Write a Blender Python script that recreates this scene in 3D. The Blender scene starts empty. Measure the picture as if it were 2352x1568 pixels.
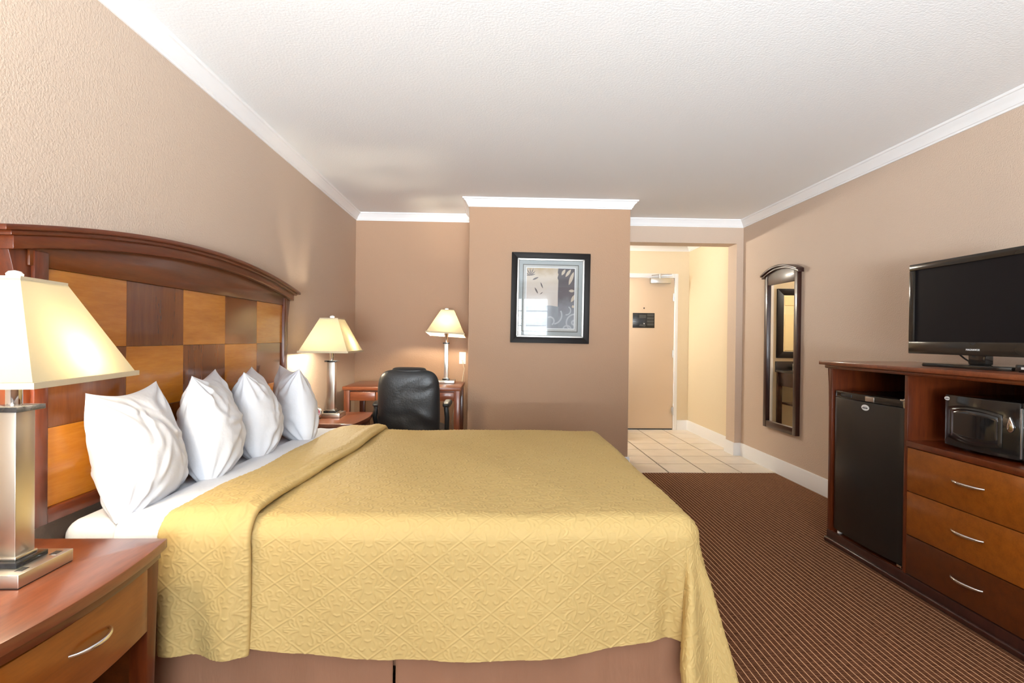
import bpy, bmesh, math, random
import numpy as np
from mathutils import Vector, Matrix, noise as mnoise

random.seed(7)
SC = bpy.context.scene
COL = SC.collection

# ------------------------------------------------------------------ camera
W_PX, H_PX = 2352, 1568
F_PX, YAW, PITCH, ROLL, CAM_H = 1235.18, 0.03417, -0.00643, 0.01072, 1.184
_F = np.array([math.sin(YAW)*math.cos(PITCH), math.cos(YAW)*math.cos(PITCH), math.sin(PITCH)])
_r = np.array([math.cos(YAW), -math.sin(YAW), 0.0]); _u = np.cross(_r, _F)
_R = math.cos(ROLL)*_r + math.sin(ROLL)*_u
_U = -math.sin(ROLL)*_r + math.cos(ROLL)*_u
cd = bpy.data.cameras.new('camera'); cam = bpy.data.objects.new('camera', cd); COL.objects.link(cam)
cd.sensor_fit = 'HORIZONTAL'; cd.sensor_width = 36.0; cd.lens = F_PX/W_PX*36.0; cd.clip_start = 0.02
cam.matrix_world = Matrix(((_R[0], _U[0], -_F[0], 0), (_R[1], _U[1], -_F[1], 0), (_R[2], _U[2], -_F[2], CAM_H), (0, 0, 0, 1)))
SC.camera = cam

# ------------------------------------------------------------------ room numbers (metres)
XL, XR = -1.383, 2.551
YW, YB, YH, YP, YD = -2.60, 5.417, 5.438, 4.761, 6.965
XP0, XP1 = -0.225, 1.208
ZC = 2.412
WX0, WX1, WZ0, WZ1 = -1.15, 1.26, 0.60, 2.12

# ------------------------------------------------------------------ world, daylight, exposure
wd = bpy.data.worlds.new('sky'); SC.world = wd; wd.use_nodes = True
bg = wd.node_tree.nodes['Background']; bg.inputs[0].default_value = (0.84, 0.93, 1.0, 1); bg.inputs[1].default_value = 22.0
ld = bpy.data.lights.new('window_daylight', 'AREA'); ld.shape = 'RECTANGLE'; ld.size = WX1-WX0; ld.size_y = WZ1-WZ0   # portal: samples the sky through the window
ld.cycles.is_portal = True
lo = bpy.data.objects.new('window_daylight', ld); COL.objects.link(lo)
lo.location = ((WX0+WX1)/2, YW-0.095, (WZ0+WZ1)/2); lo.rotation_euler = (math.pi/2, 0, 0)
# fill light added outside, aimed up through the window to brighten the ceiling
gd = bpy.data.lights.new('ceiling_fill', 'AREA'); gd.shape = 'RECTANGLE'; gd.size = 6.0; gd.size_y = 1.6; gd.energy = 5200.0; gd.color = (0.86, 0.94, 1.0)
go = bpy.data.objects.new('ceiling_fill', gd); COL.objects.link(go)
go.location = (0.3, -6.4, 0.05); go.rotation_euler = (math.radians(110), 0, 0)
vs = SC.view_settings
vs.view_transform = 'Standard'; vs.look = 'None'; vs.gamma = 1.0; vs.use_curve_mapping = False; vs.exposure = 0.0
SC.cycles.use_denoising = True
SC.cycles.max_bounces = 10; SC.cycles.diffuse_bounces = 6; SC.cycles.glossy_bounces = 5; SC.cycles.transparent_max_bounces = 12
SC.cycles.sample_clamp_indirect = 6.0
SC.cycles.caustics_reflective = False; SC.cycles.caustics_refractive = False

# ------------------------------------------------------------------ node helpers, materials
def new_mat(name):
    m = bpy.data.materials.new(name); m.use_nodes = True
    nt = m.node_tree; return m, nt, nt.nodes, nt.links, nt.nodes['Principled BSDF']
def c4(c): return (c[0], c[1], c[2], 1.0)
def srgb(r, g, b):
    f = lambda v: (v/255/12.92) if v/255 <= 0.04045 else ((v/255+0.055)/1.055)**2.4
    return (f(r), f(g), f(b))
def add_bump(nt, bs, scale, strength, dist=0.002, detail=3, stretch=(1, 1, 1), rough=0.5):
    N, L = nt.nodes, nt.links
    tc = N.new('ShaderNodeTexCoord'); mp = N.new('ShaderNodeMapping'); mp.inputs['Scale'].default_value = stretch
    no = N.new('ShaderNodeTexNoise'); no.inputs['Scale'].default_value = scale; no.inputs['Detail'].default_value = detail
    no.inputs['Roughness'].default_value = rough
    bp = N.new('ShaderNodeBump'); bp.inputs['Strength'].default_value = strength; bp.inputs['Distance'].default_value = dist
    L.new(tc.outputs['Object'], mp.inputs[0]); L.new(mp.outputs[0], no.inputs['Vector'])
    L.new(no.outputs['Fac'], bp.inputs['Height']); L.new(bp.outputs[0], bs.inputs['Normal'])
    return no
def plain(name, col, rough=0.5, metal=0.0, spec=0.5, coat=0.0, bump=None, vary=0.0, vscale=8.0):
    m, nt, N, L, bs = new_mat(name)
    bs.inputs['Base Color'].default_value = c4(col); bs.inputs['Roughness'].default_value = rough
    bs.inputs['Metallic'].default_value = metal; bs.inputs['Specular IOR Level'].default_value = spec
    bs.inputs['Coat Weight'].default_value = coat; bs.inputs['Coat Roughness'].default_value = 0.08
    if vary:
        tc = N.new('ShaderNodeTexCoord'); no = N.new('ShaderNodeTexNoise'); no.inputs['Scale'].default_value = vscale; no.inputs['Detail'].default_value = 4
        rp = N.new('ShaderNodeValToRGB')
        rp.color_ramp.elements[0].color = c4([v*(1-vary) for v in col]); rp.color_ramp.elements[1].color = c4([min(1, v*(1+vary)) for v in col])
        rp.color_ramp.elements[0].position = 0.3; rp.color_ramp.elements[1].position = 0.7
        L.new(tc.outputs['Object'], no.inputs['Vector']); L.new(no.outputs['Fac'], rp.inputs[0]); L.new(rp.outputs[0], bs.inputs['Base Color'])
    if bump: add_bump(nt, bs, *bump)
    return m
def wood(name, ca, cb, axis='Y', rough=0.28, coat=0.35, gscale=9.0):
    m, nt, N, L, bs = new_mat(name)
    st = {'X': (0.12, 1, 1), 'Y': (1, 0.12, 1), 'Z': (1, 1, 0.12)}[axis]
    tc = N.new('ShaderNodeTexCoord'); mp = N.new('ShaderNodeMapping'); mp.inputs['Scale'].default_value = st
    no = N.new('ShaderNodeTexNoise'); no.inputs['Scale'].default_value = gscale*3; no.inputs['Detail'].default_value = 6; no.inputs['Roughness'].default_value = 0.62
    no2 = N.new('ShaderNodeTexNoise'); no2.inputs['Scale'].default_value = gscale*18; no2.inputs['Detail'].default_value = 3
    mx = N.new('ShaderNodeMath'); mx.operation = 'MULTIPLY_ADD'; mx.inputs[1].default_value = 0.35
    rp = N.new('ShaderNodeValToRGB'); rp.color_ramp.elements[0].color = c4(ca); rp.color_ramp.elements[1].color = c4(cb)
    rp.color_ramp.elements[0].position = 0.45; rp.color_ramp.elements[1].position = 0.85
    L.new(tc.outputs['Object'], mp.inputs[0]); L.new(mp.outputs[0], no.inputs['Vector']); L.new(mp.outputs[0], no2.inputs['Vector'])
    L.new(no2.outputs['Fac'], mx.inputs[0]); L.new(no.outputs['Fac'], mx.inputs[2]); L.new(mx.outputs[0], rp.inputs[0])
    L.new(rp.outputs[0], bs.inputs['Base Color'])
    bs.inputs['Roughness'].default_value = rough; bs.inputs['Coat Weight'].default_value = coat; bs.inputs['Coat Roughness'].default_value = 0.12
    bs.inputs['Specular IOR Level'].default_value = 0.4
    return m
def emitter(name, col, strength):
    m, nt, N, L, bs = new_mat(name)
    bs.inputs['Base Color'].default_value = c4((0.8, 0.8, 0.8)); bs.inputs['Emission Color'].default_value = c4(col); bs.inputs['Emission Strength'].default_value = strength
    return m
def fabric_shade(name, col, trans):
    m, nt, N, L, bs = new_mat(name); out = N['Material Output']
    tc = N.new('ShaderNodeTexCoord'); no = N.new('ShaderNodeTexNoise'); no.inputs['Scale'].default_value = 220; no.inputs['Detail'].default_value = 2
    rp = N.new('ShaderNodeValToRGB'); rp.color_ramp.elements[0].color = c4([v*0.93 for v in trans]); rp.color_ramp.elements[1].color = c4(trans)
    L.new(tc.outputs['Object'], no.inputs['Vector']); L.new(no.outputs['Fac'], rp.inputs[0])
    df = N.new('ShaderNodeBsdfDiffuse'); df.inputs[0].default_value = c4(col)
    tr = N.new('ShaderNodeBsdfTranslucent'); L.new(rp.outputs[0], tr.inputs[0])
    mx = N.new('ShaderNodeMixShader'); mx.inputs[0].default_value = 0.5
    L.new(df.outputs[0], mx.inputs[1]); L.new(tr.outputs[0], mx.inputs[2]); L.new(mx.outputs[0], out.inputs['Surface'])
    N.remove(bs); return m
def sheer(name):
    m, nt, N, L, bs = new_mat(name); out = N['Material Output']
    df = N.new('ShaderNodeBsdfDiffuse'); df.inputs[0].default_value = (0.85, 0.85, 0.85, 1)
    tr = N.new('ShaderNodeBsdfTranslucent'); tr.inputs[0].default_value = (0.85, 0.85, 0.85, 1)
    tp = N.new('ShaderNodeBsdfTransparent')
    m1 = N.new('ShaderNodeMixShader'); m1.inputs[0].default_value = 0.6
    m2 = N.new('ShaderNodeMixShader'); m2.inputs[0].default_value = 0.5
    L.new(df.outputs[0], m1.inputs[1]); L.new(tr.outputs[0], m1.inputs[2]); L.new(m1.outputs[0], m2.inputs[1]); L.new(tp.outputs[0], m2.inputs[2])
    L.new(m2.outputs[0], out.inputs['Surface']); N.remove(bs); return m
def pane(name, ior=1.5, tint=(1, 1, 1)):
    m, nt, N, L, bs = new_mat(name); out = N['Material Output']
    tp = N.new('ShaderNodeBsdfTransparent'); tp.inputs[0].default_value = c4(tint)
    gl = N.new('ShaderNodeBsdfGlossy'); gl.inputs['Roughness'].default_value = 0.0
    fr = N.new('ShaderNodeFresnel'); fr.inputs[0].default_value = ior
    mx = N.new('ShaderNodeMixShader'); L.new(fr.outputs[0], mx.inputs[0]); L.new(tp.outputs[0], mx.inputs[1]); L.new(gl.outputs[0], mx.inputs[2])
    L.new(mx.outputs[0], out.inputs['Surface']); N.remove(bs); return m
def mirror_mat(name):
    m, nt, N, L, bs = new_mat(name)
    bs.inputs['Base Color'].default_value = (0.9, 0.9, 0.9, 1); bs.inputs['Metallic'].default_value = 1; bs.inputs['Roughness'].default_value = 0.0
    return m

M = {}
M['wall'] = plain('beige_wall_paint', srgb(199, 178, 159), 0.62, spec=0.35, bump=(140, 0.5, 0.004, 2))
M['wall_accent'] = plain('tan_wall_paint', srgb(178, 145, 118), 0.62, spec=0.35, bump=(140, 0.5, 0.004, 2))
M['wall_hall'] = plain('cream_wall_paint', srgb(224, 208, 178), 0.62, spec=0.35, bump=(140, 0.5, 0.004, 2))
M['ceiling'] = plain('white_ceiling_paint', srgb(240, 242, 243), 0.7, spec=0.25, bump=(100, 0.25, 0.005, 2))
M['trim'] = plain('white_gloss_trim', srgb(240, 240, 240), 0.3)
M['door'] = plain('beige_door_paint', srgb(216, 194, 168), 0.42, spec=0.4)
M['olive_door'] = plain('tan_panel_door_paint', srgb(196, 172, 126), 0.45)
M['grout'] = plain('dark_grout', srgb(62, 47, 36), 0.95)
M['tile'] = plain('beige_ceramic_tile', srgb(226, 214, 196), 0.25, spec=0.5, vary=0.05, vscale=5)
M['cherry'] = wood('dark_cherry_wood', srgb(70, 27, 10), srgb(100, 44, 16), 'Y')
M['cherry_z'] = wood('dark_cherry_wood_upright', srgb(70, 27, 10), srgb(100, 44, 16), 'Z')
M['cherry_x'] = wood('dark_cherry_wood_cross', srgb(84, 38, 18), srgb(112, 56, 26), 'X', rough=0.3, coat=0.5)
M['cherry_top'] = wood('cherry_top_wood', srgb(96, 46, 24), srgb(124, 66, 38), 'Y', rough=0.3, coat=0.5)
M['ven_light'] = wood('light_honey_veneer', srgb(172, 104, 24), srgb(192, 124, 40), 'Y', rough=0.22, coat=0.9)
M['ven_dark'] = wood('dark_walnut_veneer', srgb(96, 48, 14), srgb(118, 64, 22), 'Z', rough=0.2, coat=0.9)
M['arch_wood'] = wood('arched_panel_wood', srgb(74, 34, 8), srgb(96, 46, 14), 'Y')
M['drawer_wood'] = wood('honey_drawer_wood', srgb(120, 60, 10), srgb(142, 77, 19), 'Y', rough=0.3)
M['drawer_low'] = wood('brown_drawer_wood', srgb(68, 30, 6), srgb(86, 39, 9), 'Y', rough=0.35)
M['desk_wood'] = wood('desk_cherry_wood', srgb(112, 56, 34), srgb(150, 86, 54), 'X', rough=0.3)
M['desk_wood_z'] = wood('desk_cherry_leg_wood', srgb(112, 56, 34), srgb(140, 78, 48), 'Z', rough=0.3)
M['espresso'] = wood('espresso_frame_wood', srgb(40, 18, 13), srgb(58, 28, 21), 'Z', rough=0.35, coat=0.35)
M['vanity'] = wood('vanity_dark_wood', srgb(44, 24, 16), srgb(62, 34, 22), 'X')
M['nickel'] = plain('brushed_nickel', (0.74, 0.70, 0.62), 0.3, 1.0, bump=(60, 0.15, 0.001, 2, (1, 1, 0.05)))
M['chrome'] = plain('chrome', (0.85, 0.85, 0.85), 0.08, 1.0)
M['steel'] = plain('satin_steel', (0.7, 0.69, 0.66), 0.3, 1.0)
M['marble'] = plain('black_marble', (0.02, 0.02, 0.022), 0.15, vary=0.8, vscale=30)
M['black_gloss'] = plain('black_gloss_plastic', (0.012, 0.011, 0.010), 0.12, coat=0.3)
M['black_matte'] = plain('black_matte_plastic', (0.015, 0.015, 0.015), 0.5)
M['fridge_black'] = plain('black_textured_steel', (0.010, 0.009, 0.008), 0.32, bump=(300, 0.1, 0.0006))
M['screen'] = plain('dark_tv_screen', (0.006, 0.005, 0.006), 0.5, spec=0.12)
M['bezel'] = plain('tv_bezel_gloss', (0.02, 0.016, 0.012), 0.18)
M['dark_glass'] = plain('microwave_glass', (0.012, 0.011, 0.011), 0.05, coat=0.5)
M['white_print'] = plain('white_print', (0.85, 0.85, 0.85), 0.4)
M['dark_print'] = plain('dark_print', (0.03, 0.03, 0.035), 0.4)
M['lcd'] = plain('lcd_display', srgb(190, 185, 180), 0.3)
M['leather'] = plain('black_leather', (0.013, 0.014, 0.016), 0.38, bump=(90, 0.35, 0.003, 4))
M['linen'] = plain('white_cotton', srgb(220, 222, 227), 0.85, spec=0.1, bump=(26, 0.22, 0.012, 4))
M['skirt'] = plain('tan_bed_skirt_cloth', srgb(146, 106, 82), 0.6, spec=0.25, bump=(14, 0.25, 0.02, 3, (1.6, 1.6, 0.5)))
M['gold'] = plain('gold_matelasse_cloth', srgb(190, 163, 106), 0.62, spec=0.25, bump=(420, 0.12, 0.0008, 2))
M['shade'] = fabric_shade('cream_lamp_shade', (0.70, 0.65, 0.50), (0.155, 0.125, 0.068))
M['shade_trim'] = plain('cream_shade_trim', srgb(205, 190, 160), 0.8)
M['bulb'] = emitter('lit_bulb', (1.0, 0.86, 0.64), 420)
M['bulb_desk'] = emitter('lit_desk_bulb', (1.0, 0.86, 0.64), 760)
M['van_light'] = emitter('vanity_lamp_glass', (1.0, 0.94, 0.82), 500)
M['white_plastic'] = plain('white_plastic', (0.8, 0.8, 0.78), 0.35)
M['cream_cord'] = plain('cream_cord', srgb(215, 200, 175), 0.5)
M['red_led'] = plain('red_clock_face', srgb(190, 10, 50), 0.2, coat=0.5)
M['silver_leaf'] = plain('silver_liner', (0.62, 0.62, 0.60), 0.4, 1.0, bump=(80, 0.2, 0.002))
M['black_frame'] = plain('black_frame_wood', (0.008, 0.005, 0.004), 0.5, spec=0.2)
M['mat_grey'] = plain('grey_mat_board', srgb(176, 182, 182), 0.8, vary=0.03, vscale=60)
M['mat_grey2'] = plain('pale_grey_mat_board', srgb(196, 196, 192), 0.8, vary=0.05, vscale=80)
M['mat_line'] = plain('dark_fillet', srgb(78, 76, 64), 0.5)
M['mat_white'] = plain('white_mat_bevel', srgb(240, 240, 240), 0.7)
def blend_print(name, stops):
    m, nt, N, L, bs = new_mat(name); bs.inputs['Roughness'].default_value = 0.6
    tc = N.new('ShaderNodeTexCoord'); sp = N.new('ShaderNodeSeparateXYZ'); L.new(tc.outputs['Object'], sp.inputs[0])
    no = N.new('ShaderNodeTexNoise'); no.inputs['Scale'].default_value = 16; no.inputs['Detail'].default_value = 5; L.new(tc.outputs['Object'], no.inputs['Vector'])
    ma = N.new('ShaderNodeMath'); ma.operation = 'MULTIPLY_ADD'; ma.inputs[1].default_value = 1.45; ma.inputs[2].default_value = 0.5; L.new(sp.outputs[2], ma.inputs[0])
    mb = N.new('ShaderNodeMath'); mb.operation = 'MULTIPLY_ADD'; mb.inputs[1].default_value = 0.22; L.new(no.outputs['Fac'], mb.inputs[0]); L.new(ma.outputs[0], mb.inputs[2])
    rp = N.new('ShaderNodeValToRGB'); L.new(mb.outputs[0], rp.inputs[0]); L.new(rp.outputs[0], bs.inputs['Base Color'])
    while len(rp.color_ramp.elements) < len(stops): rp.color_ramp.elements.new(0.5)
    for e, (p, c) in zip(rp.color_ramp.elements, stops): e.position = p; e.color = c4(srgb(*c))
    return m
M['art_cream'] = blend_print('print_cream', [(0.0, (205, 196, 190)), (0.70, (216, 203, 192)), (0.90, (214, 198, 178)), (1.0, (188, 162, 122))])
M['art_tan'] = plain('print_tan', srgb(198, 172, 132), 0.6, vary=0.12, vscale=14)
M['art_dark'] = blend_print('print_dusky_purple', [(0.35, (150, 154, 160)), (0.50, (128, 128, 134)), (0.66, (96, 88, 92)), (1.0, (66, 58, 60))])
M['art_grey'] = plain('print_blue_grey', srgb(150, 154, 160), 0.6, vary=0.1, vscale=9)
M['art_leaf'] = plain('print_leaf_beige', srgb(205, 188, 166), 0.6)
M['art_ink'] = plain('print_ink_leaf', srgb(96, 82, 80), 0.6)
M['art_scroll'] = plain('print_scroll_grey', srgb(190, 192, 196), 0.6)
M['glass'] = pane('picture_glass')
M['window_glass'] = pane('window_glass')
M['sheer'] = sheer('sheer_curtain_cloth')
M['mirror'] = mirror_mat('mirror_silver')
M['counter'] = plain('dark_stone_counter', (0.02, 0.017, 0.015), 0.15)
M['green_print'] = plain('green_print', srgb(90, 120, 60), 0.5)
M['sign'] = plain('black_notice', (0.015, 0.015, 0.015), 0.25)
M['sign_grey'] = plain('grey_notice_print', srgb(58, 58, 54), 0.4)
M['plaster_white'] = plain('white_window_frame', srgb(235, 235, 235), 0.4)

def carpet_mat():
    m, nt, N, L, bs = new_mat('brown_striped_carpet')
    tc = N.new('ShaderNodeTexCoord'); sp = N.new('ShaderNodeSeparateXYZ'); L.new(tc.outputs['Object'], sp.inputs[0])
    def math_(op, a, b=None):
        n = N.new('ShaderNodeMath'); n.operation = op
        for i, v in enumerate((a, b)):
            if v is None: continue
            if isinstance(v, (int, float)): n.inputs[i].default_value = v
            else: L.new(v, n.inputs[i])
        return n.outputs[0]
    x = math_('MULTIPLY', sp.outputs[0], 1/0.0245)
    fx = math_('ABSOLUTE', math_('SUBTRACT', math_('FRACT', x), 0.5))
    line = math_('GREATER_THAN', fx, 0.435)
    mp = N.new('ShaderNodeMapping'); mp.inputs['Scale'].default_value = (40, 9, 1); L.new(tc.outputs['Object'], mp.inputs[0])
    no = N.new('ShaderNodeTexNoise'); no.inputs['Scale'].default_value = 1.0; no.inputs['Detail'].default_value = 2; L.new(mp.outputs[0], no.inputs['Vector'])
    keep = math_('MULTIPLY', line, math_('MULTIPLY_ADD', no.outputs['Fac'], 0.9))
    # dark cross flecks between the stripes
    mp2 = N.new('ShaderNodeMapping'); mp2.inputs['Scale'].default_value = (34, 150, 1); L.new(tc.outputs['Object'], mp2.inputs[0])
    n2 = N.new('ShaderNodeTexNoise'); n2.inputs['Scale'].default_value = 1.0; n2.inputs['Detail'].default_value = 2; L.new(mp2.outputs[0], n2.inputs['Vector'])
    n3 = N.new('ShaderNodeTexNoise'); n3.inputs['Scale'].default_value = 900; n3.inputs['Detail'].default_value = 2; L.new(tc.outputs['Object'], n3.inputs['Vector'])
    av = math_('ADD', math_('MULTIPLY', n2.outputs['Fac'], 0.6), math_('MULTIPLY', n3.outputs['Fac'], 0.4))
    rp = N.new('ShaderNodeValToRGB'); L.new(av, rp.inputs[0])
    rp.color_ramp.elements[0].position = 0.38; rp.color_ramp.elements[0].color = c4(srgb(70, 41, 26))
    rp.color_ramp.elements[1].position = 0.58; rp.color_ramp.elements[1].color = c4(srgb(118, 77, 54))
    mx = N.new('ShaderNodeMix'); mx.data_type = 'RGBA'
    L.new(keep, mx.inputs['Factor']); L.new(rp.outputs[0], mx.inputs['A']); mx.inputs['B'].default_value = c4(srgb(226, 182, 140))
    L.new(mx.outputs['Result'], bs.inputs['Base Color'])
    bs.inputs['Roughness'].default_value = 0.95; bs.inputs['Specular IOR Level'].default_value = 0.08
    bp = N.new('ShaderNodeBump'); bp.inputs['Strength'].default_value = 0.5; bp.inputs['Distance'].default_value = 0.003
    L.new(n3.outputs['Fac'], bp.inputs['Height']); L.new(bp.outputs[0], bs.inputs['Normal'])
    return m
M['carpet'] = carpet_mat()

# ------------------------------------------------------------------ mesh helpers
def finish(me, mat, smooth=True, ang=35):
    mats = mat if isinstance(mat, (list, tuple)) else [mat]
    for k in mats: me.materials.append(M[k] if isinstance(k, str) else k)
    if smooth:
        me.polygons.foreach_set('use_smooth', [True]*len(me.polygons))
        me.set_sharp_from_angle(angle=math.radians(ang))
    me.update(); return me
def link(name, me, parent=None, loc=None, rot=None):
    o = bpy.data.objects.new(name, me); COL.objects.link(o)
    if parent is not None: o.parent = parent
    if loc is not None: o.location = loc
    if rot is not None: o.rotation_euler = rot
    return o
def tag(o, label=None, cat=None, group=None, kind=None):
    if label: o['label'] = label
    if cat: o['category'] = cat
    if group: o['group'] = group
    if kind: o['kind'] = kind
    return o
def thing(name, label, cat, loc=(0, 0, 0), rz=0.0, group=None):
    o = link(name, None, None, loc, (0, 0, rz)); o.empty_display_size = 0.1
    return tag(o, label, cat, group)
def bm_box(bm, a, b, bev=0.0, seg=2, mi=0):
    r = bmesh.ops.create_cube(bm, size=1.0); vs_ = r['verts']
    for v in vs_:
        v.co = Vector(((a[0]+b[0])/2+v.co.x*(b[0]-a[0]), (a[1]+b[1])/2+v.co.y*(b[1]-a[1]), (a[2]+b[2])/2+v.co.z*(b[2]-a[2])))
    fs = list({f for v in vs_ for f in v.link_faces})
    for f in fs: f.material_index = mi
    if bev > 0:
        es = list({e for v in vs_ for e in v.link_edges})
        bmesh.ops.bevel(bm, geom=es, offset=bev, segments=seg, profile=0.5, affect='EDGES', clamp_overlap=True)
def to_mesh(bm, name='m'):
    me = bpy.data.meshes.new(name); bm.normal_update(); bm.to_mesh(me); bm.free(); return me
def box(name, a, b, mat, parent=None, bev=0.002, seg=2, loc=None, rot=None):
    bm = bmesh.new(); bm_box(bm, a, b, bev, seg); return link(name, finish(to_mesh(bm, name), mat), parent, loc, rot)
def boxes(name, lst, mat, parent=None, bev=0.0, loc=None, rot=None):
    bm = bmesh.new()
    for a, b in lst: bm_box(bm, a, b, bev)
    return link(name, finish(to_mesh(bm, name), mat), parent, loc, rot)
def prism(name, poly, axis, a0, a1, mat, parent=None, bev=0.0, loc=None, rot=None, seg=2, ang=35):
    """poly in the plane across axis, extruded a0..a1. axis X: (y,z), Y: (x,z), Z: (x,y)"""
    bm = bmesh.new()
    def P(p, a): return {'X': (a, p[0], p[1]), 'Y': (p[0], a, p[1]), 'Z': (p[0], p[1], a)}[axis]
    v0 = [bm.verts.new(P(p, a0)) for p in poly]; v1 = [bm.verts.new(P(p, a1)) for p in poly]
    bm.faces.new(v0); bm.faces.new(v1[::-1]); n = len(poly)
    for i in range(n): bm.faces.new((v0[(i+1) % n], v0[i], v1[i], v1[(i+1) % n]))
    bmesh.ops.recalc_face_normals(bm, faces=bm.faces)
    if bev > 0: 
        es = [e for e in bm.edges if e.calc_face_angle(0) > math.radians(30)]
        bmesh.ops.bevel(bm, geom=es, offset=bev, segments=seg, profile=0.5, affect='EDGES', clamp_overlap=True)
    return link(name, finish(to_mesh(bm, name), mat, ang=ang), parent, loc, rot)
def grid_mesh(P, cu=False, cv=False, uvs=None):
    nv, nu = P.shape[:2]
    idx = np.arange(nv*nu).reshape(nv, nu)
    a = idx if not cu else np.concatenate([idx, idx[:, :1]], 1)
    if cv: a = np.concatenate([a, a[:1]], 0)
    q = np.stack([a[:-1, :-1], a[:-1, 1:], a[1:, 1:], a[1:, :-1]], -1).reshape(-1, 4)
    me = bpy.data.meshes.new('g'); me.vertices.add(nv*nu); me.vertices.foreach_set('co', P.reshape(-1).astype(np.float32))
    me.loops.add(q.size); me.loops.foreach_set('vertex_index', q.reshape(-1).astype(np.int32))
    me.polygons.add(len(q)); me.polygons.foreach_set('loop_start', np.arange(0, q.size, 4, dtype=np.int32))
    me.update(calc_edges=True); me.validate(); return me
def tube_pts(path, rad, n=10):
    path = [Vector(p) for p in path]; rings = []; up = None
    for i, p in enumerate(path):
        t = (path[min(i+1, len(path)-1)]-path[max(i-1, 0)]).normalized()
        if up is None: up = t.orthogonal().normalized()
        up = (up - t*up.dot(t)).normalized(); s = t.cross(up)
        r = rad[i] if isinstance(rad, (list, tuple)) else rad
        rings.append([p + (up*math.cos(2*math.pi*k/n) + s*math.sin(2*math.pi*k/n))*r for k in range(n)])
    return rings
def bm_tube(bm, path, rad, n=10):
    rings = [[bm.verts.new(v) for v in r] for r in tube_pts(path, rad, n)]
    for a, b in zip(rings[:-1], rings[1:]):
        for k in range(n): bm.faces.new((a[k], a[(k+1) % n], b[(k+1) % n], b[k]))
    bm.faces.new(rings[0][::-1]); bm.faces.new(rings[-1])
def tube(name, path, rad, mat, parent=None, n=10, loc=None, rot=None):
    bm = bmesh.new(); bm_tube(bm, path, rad, n)
    bmesh.ops.recalc_face_normals(bm, faces=bm.faces)
    return link(name, finish(to_mesh(bm, name), mat, ang=50), parent, loc, rot)
def lathe(name, prof, mat, parent=None, n=24, loc=None, rot=None, ang=40):
    bm = bmesh.new(); rings = []
    for r, z in prof: rings.append([bm.verts.new((max(r, 1e-5)*math.cos(2*math.pi*k/n), max(r, 1e-5)*math.sin(2*math.pi*k/n), z)) for k in range(n)])
    for a, b in zip(rings[:-1], rings[1:]):
        for k in range(n): bm.faces.new((a[k], a[(k+1) % n], b[(k+1) % n], b[k]))
    bm.faces.new(rings[0][::-1]); bm.faces.new(rings[-1]); bmesh.ops.remove_doubles(bm, verts=bm.verts, dist=1e-4)
    bmesh.ops.recalc_face_normals(bm, faces=bm.faces)
    return link(name, finish(to_mesh(bm, name), mat, ang=ang), parent, loc, rot)
def sphere(name, r, mat, parent=None, loc=None, scale=(1, 1, 1), sub=2):
    bm = bmesh.new(); bmesh.ops.create_icosphere(bm, subdivisions=sub, radius=r)
    for v in bm.verts: v.co = Vector((v.co.x*scale[0], v.co.y*scale[1], v.co.z*scale[2]))
    return link(name, finish(to_mesh(bm, name), mat, ang=80), parent, loc)
def flat(name, polys, mats, parent=None, loc=None, rot=None):
    """polys: list of (points3d, material index)"""
    vs_, fs, mi = [], [], []
    for p, k in polys:
        b = len(vs_); vs_ += [tuple(q) for q in p]; fs.append(tuple(range(b, b+len(p)))); mi.append(k)
    me = bpy.data.meshes.new(name); me.from_pydata(vs_, [], fs); me.polygons.foreach_set('material_index', mi)
    return link(name, finish(me, mats, smooth=False), parent, loc, rot)
def text_mesh(name, s, size, mat, parent, mat4):
    cu = bpy.data.curves.new(name, 'FONT'); cu.body = s; cu.size = size; cu.align_x = 'CENTER'; cu.align_y = 'CENTER'; cu.extrude = 0.0004
    tmp = bpy.data.objects.new('tmp', cu); COL.objects.link(tmp)
    dg = bpy.context.evaluated_depsgraph_get(); me = bpy.data.meshes.new_from_object(tmp.evaluated_get(dg))
    bpy.data.objects.remove(tmp); me.materials.clear(); me.transform(mat4); me.materials.append(M[mat])
    return link(name, me, parent)
def sweep(path, prof, closed=False):
    """mitred sweep of (distance from wall, z) along a wall path with the room on its left; one mesh per segment"""
    n = len(path); T = []
    for i in range(n if closed else n-1):
        a, b = Vector(path[i]), Vector(path[(i+1) % n]); T.append((b-a).normalized())
    nrm = [Vector((-t.y, t.x)) for t in T]
    def miter(i):
        if closed: n1, n2 = nrm[i-1], nrm[i % n]
        else:
            n1 = nrm[max(i-1, 0)]; n2 = nrm[min(i, n-2)]
        return (n1+n2)/(1+n1.dot(n2))
    out = []
    for i in range(len(T)):
        j = (i+1) % n; bm = bmesh.new(); ends = []
        for k in (i, j):
            m = miter(k); p = Vector(path[k]); ends.append([bm.verts.new((p.x+m.x*d, p.y+m.y*d, z)) for d, z in prof])
        np_ = len(prof)
        for k in range(np_): bm.faces.new((ends[0][k], ends[0][(k+1) % np_], ends[1][(k+1) % np_], ends[1][k]))
        bm.faces.new(ends[0]); bm.faces.new(ends[1][::-1]); bmesh.ops.recalc_face_normals(bm, faces=bm.faces)
        out.append(finish(to_mesh(bm), 'trim', ang=40))
    return out
def struct(o, label, cat): return tag(o, label, cat, kind='structure')

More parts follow.
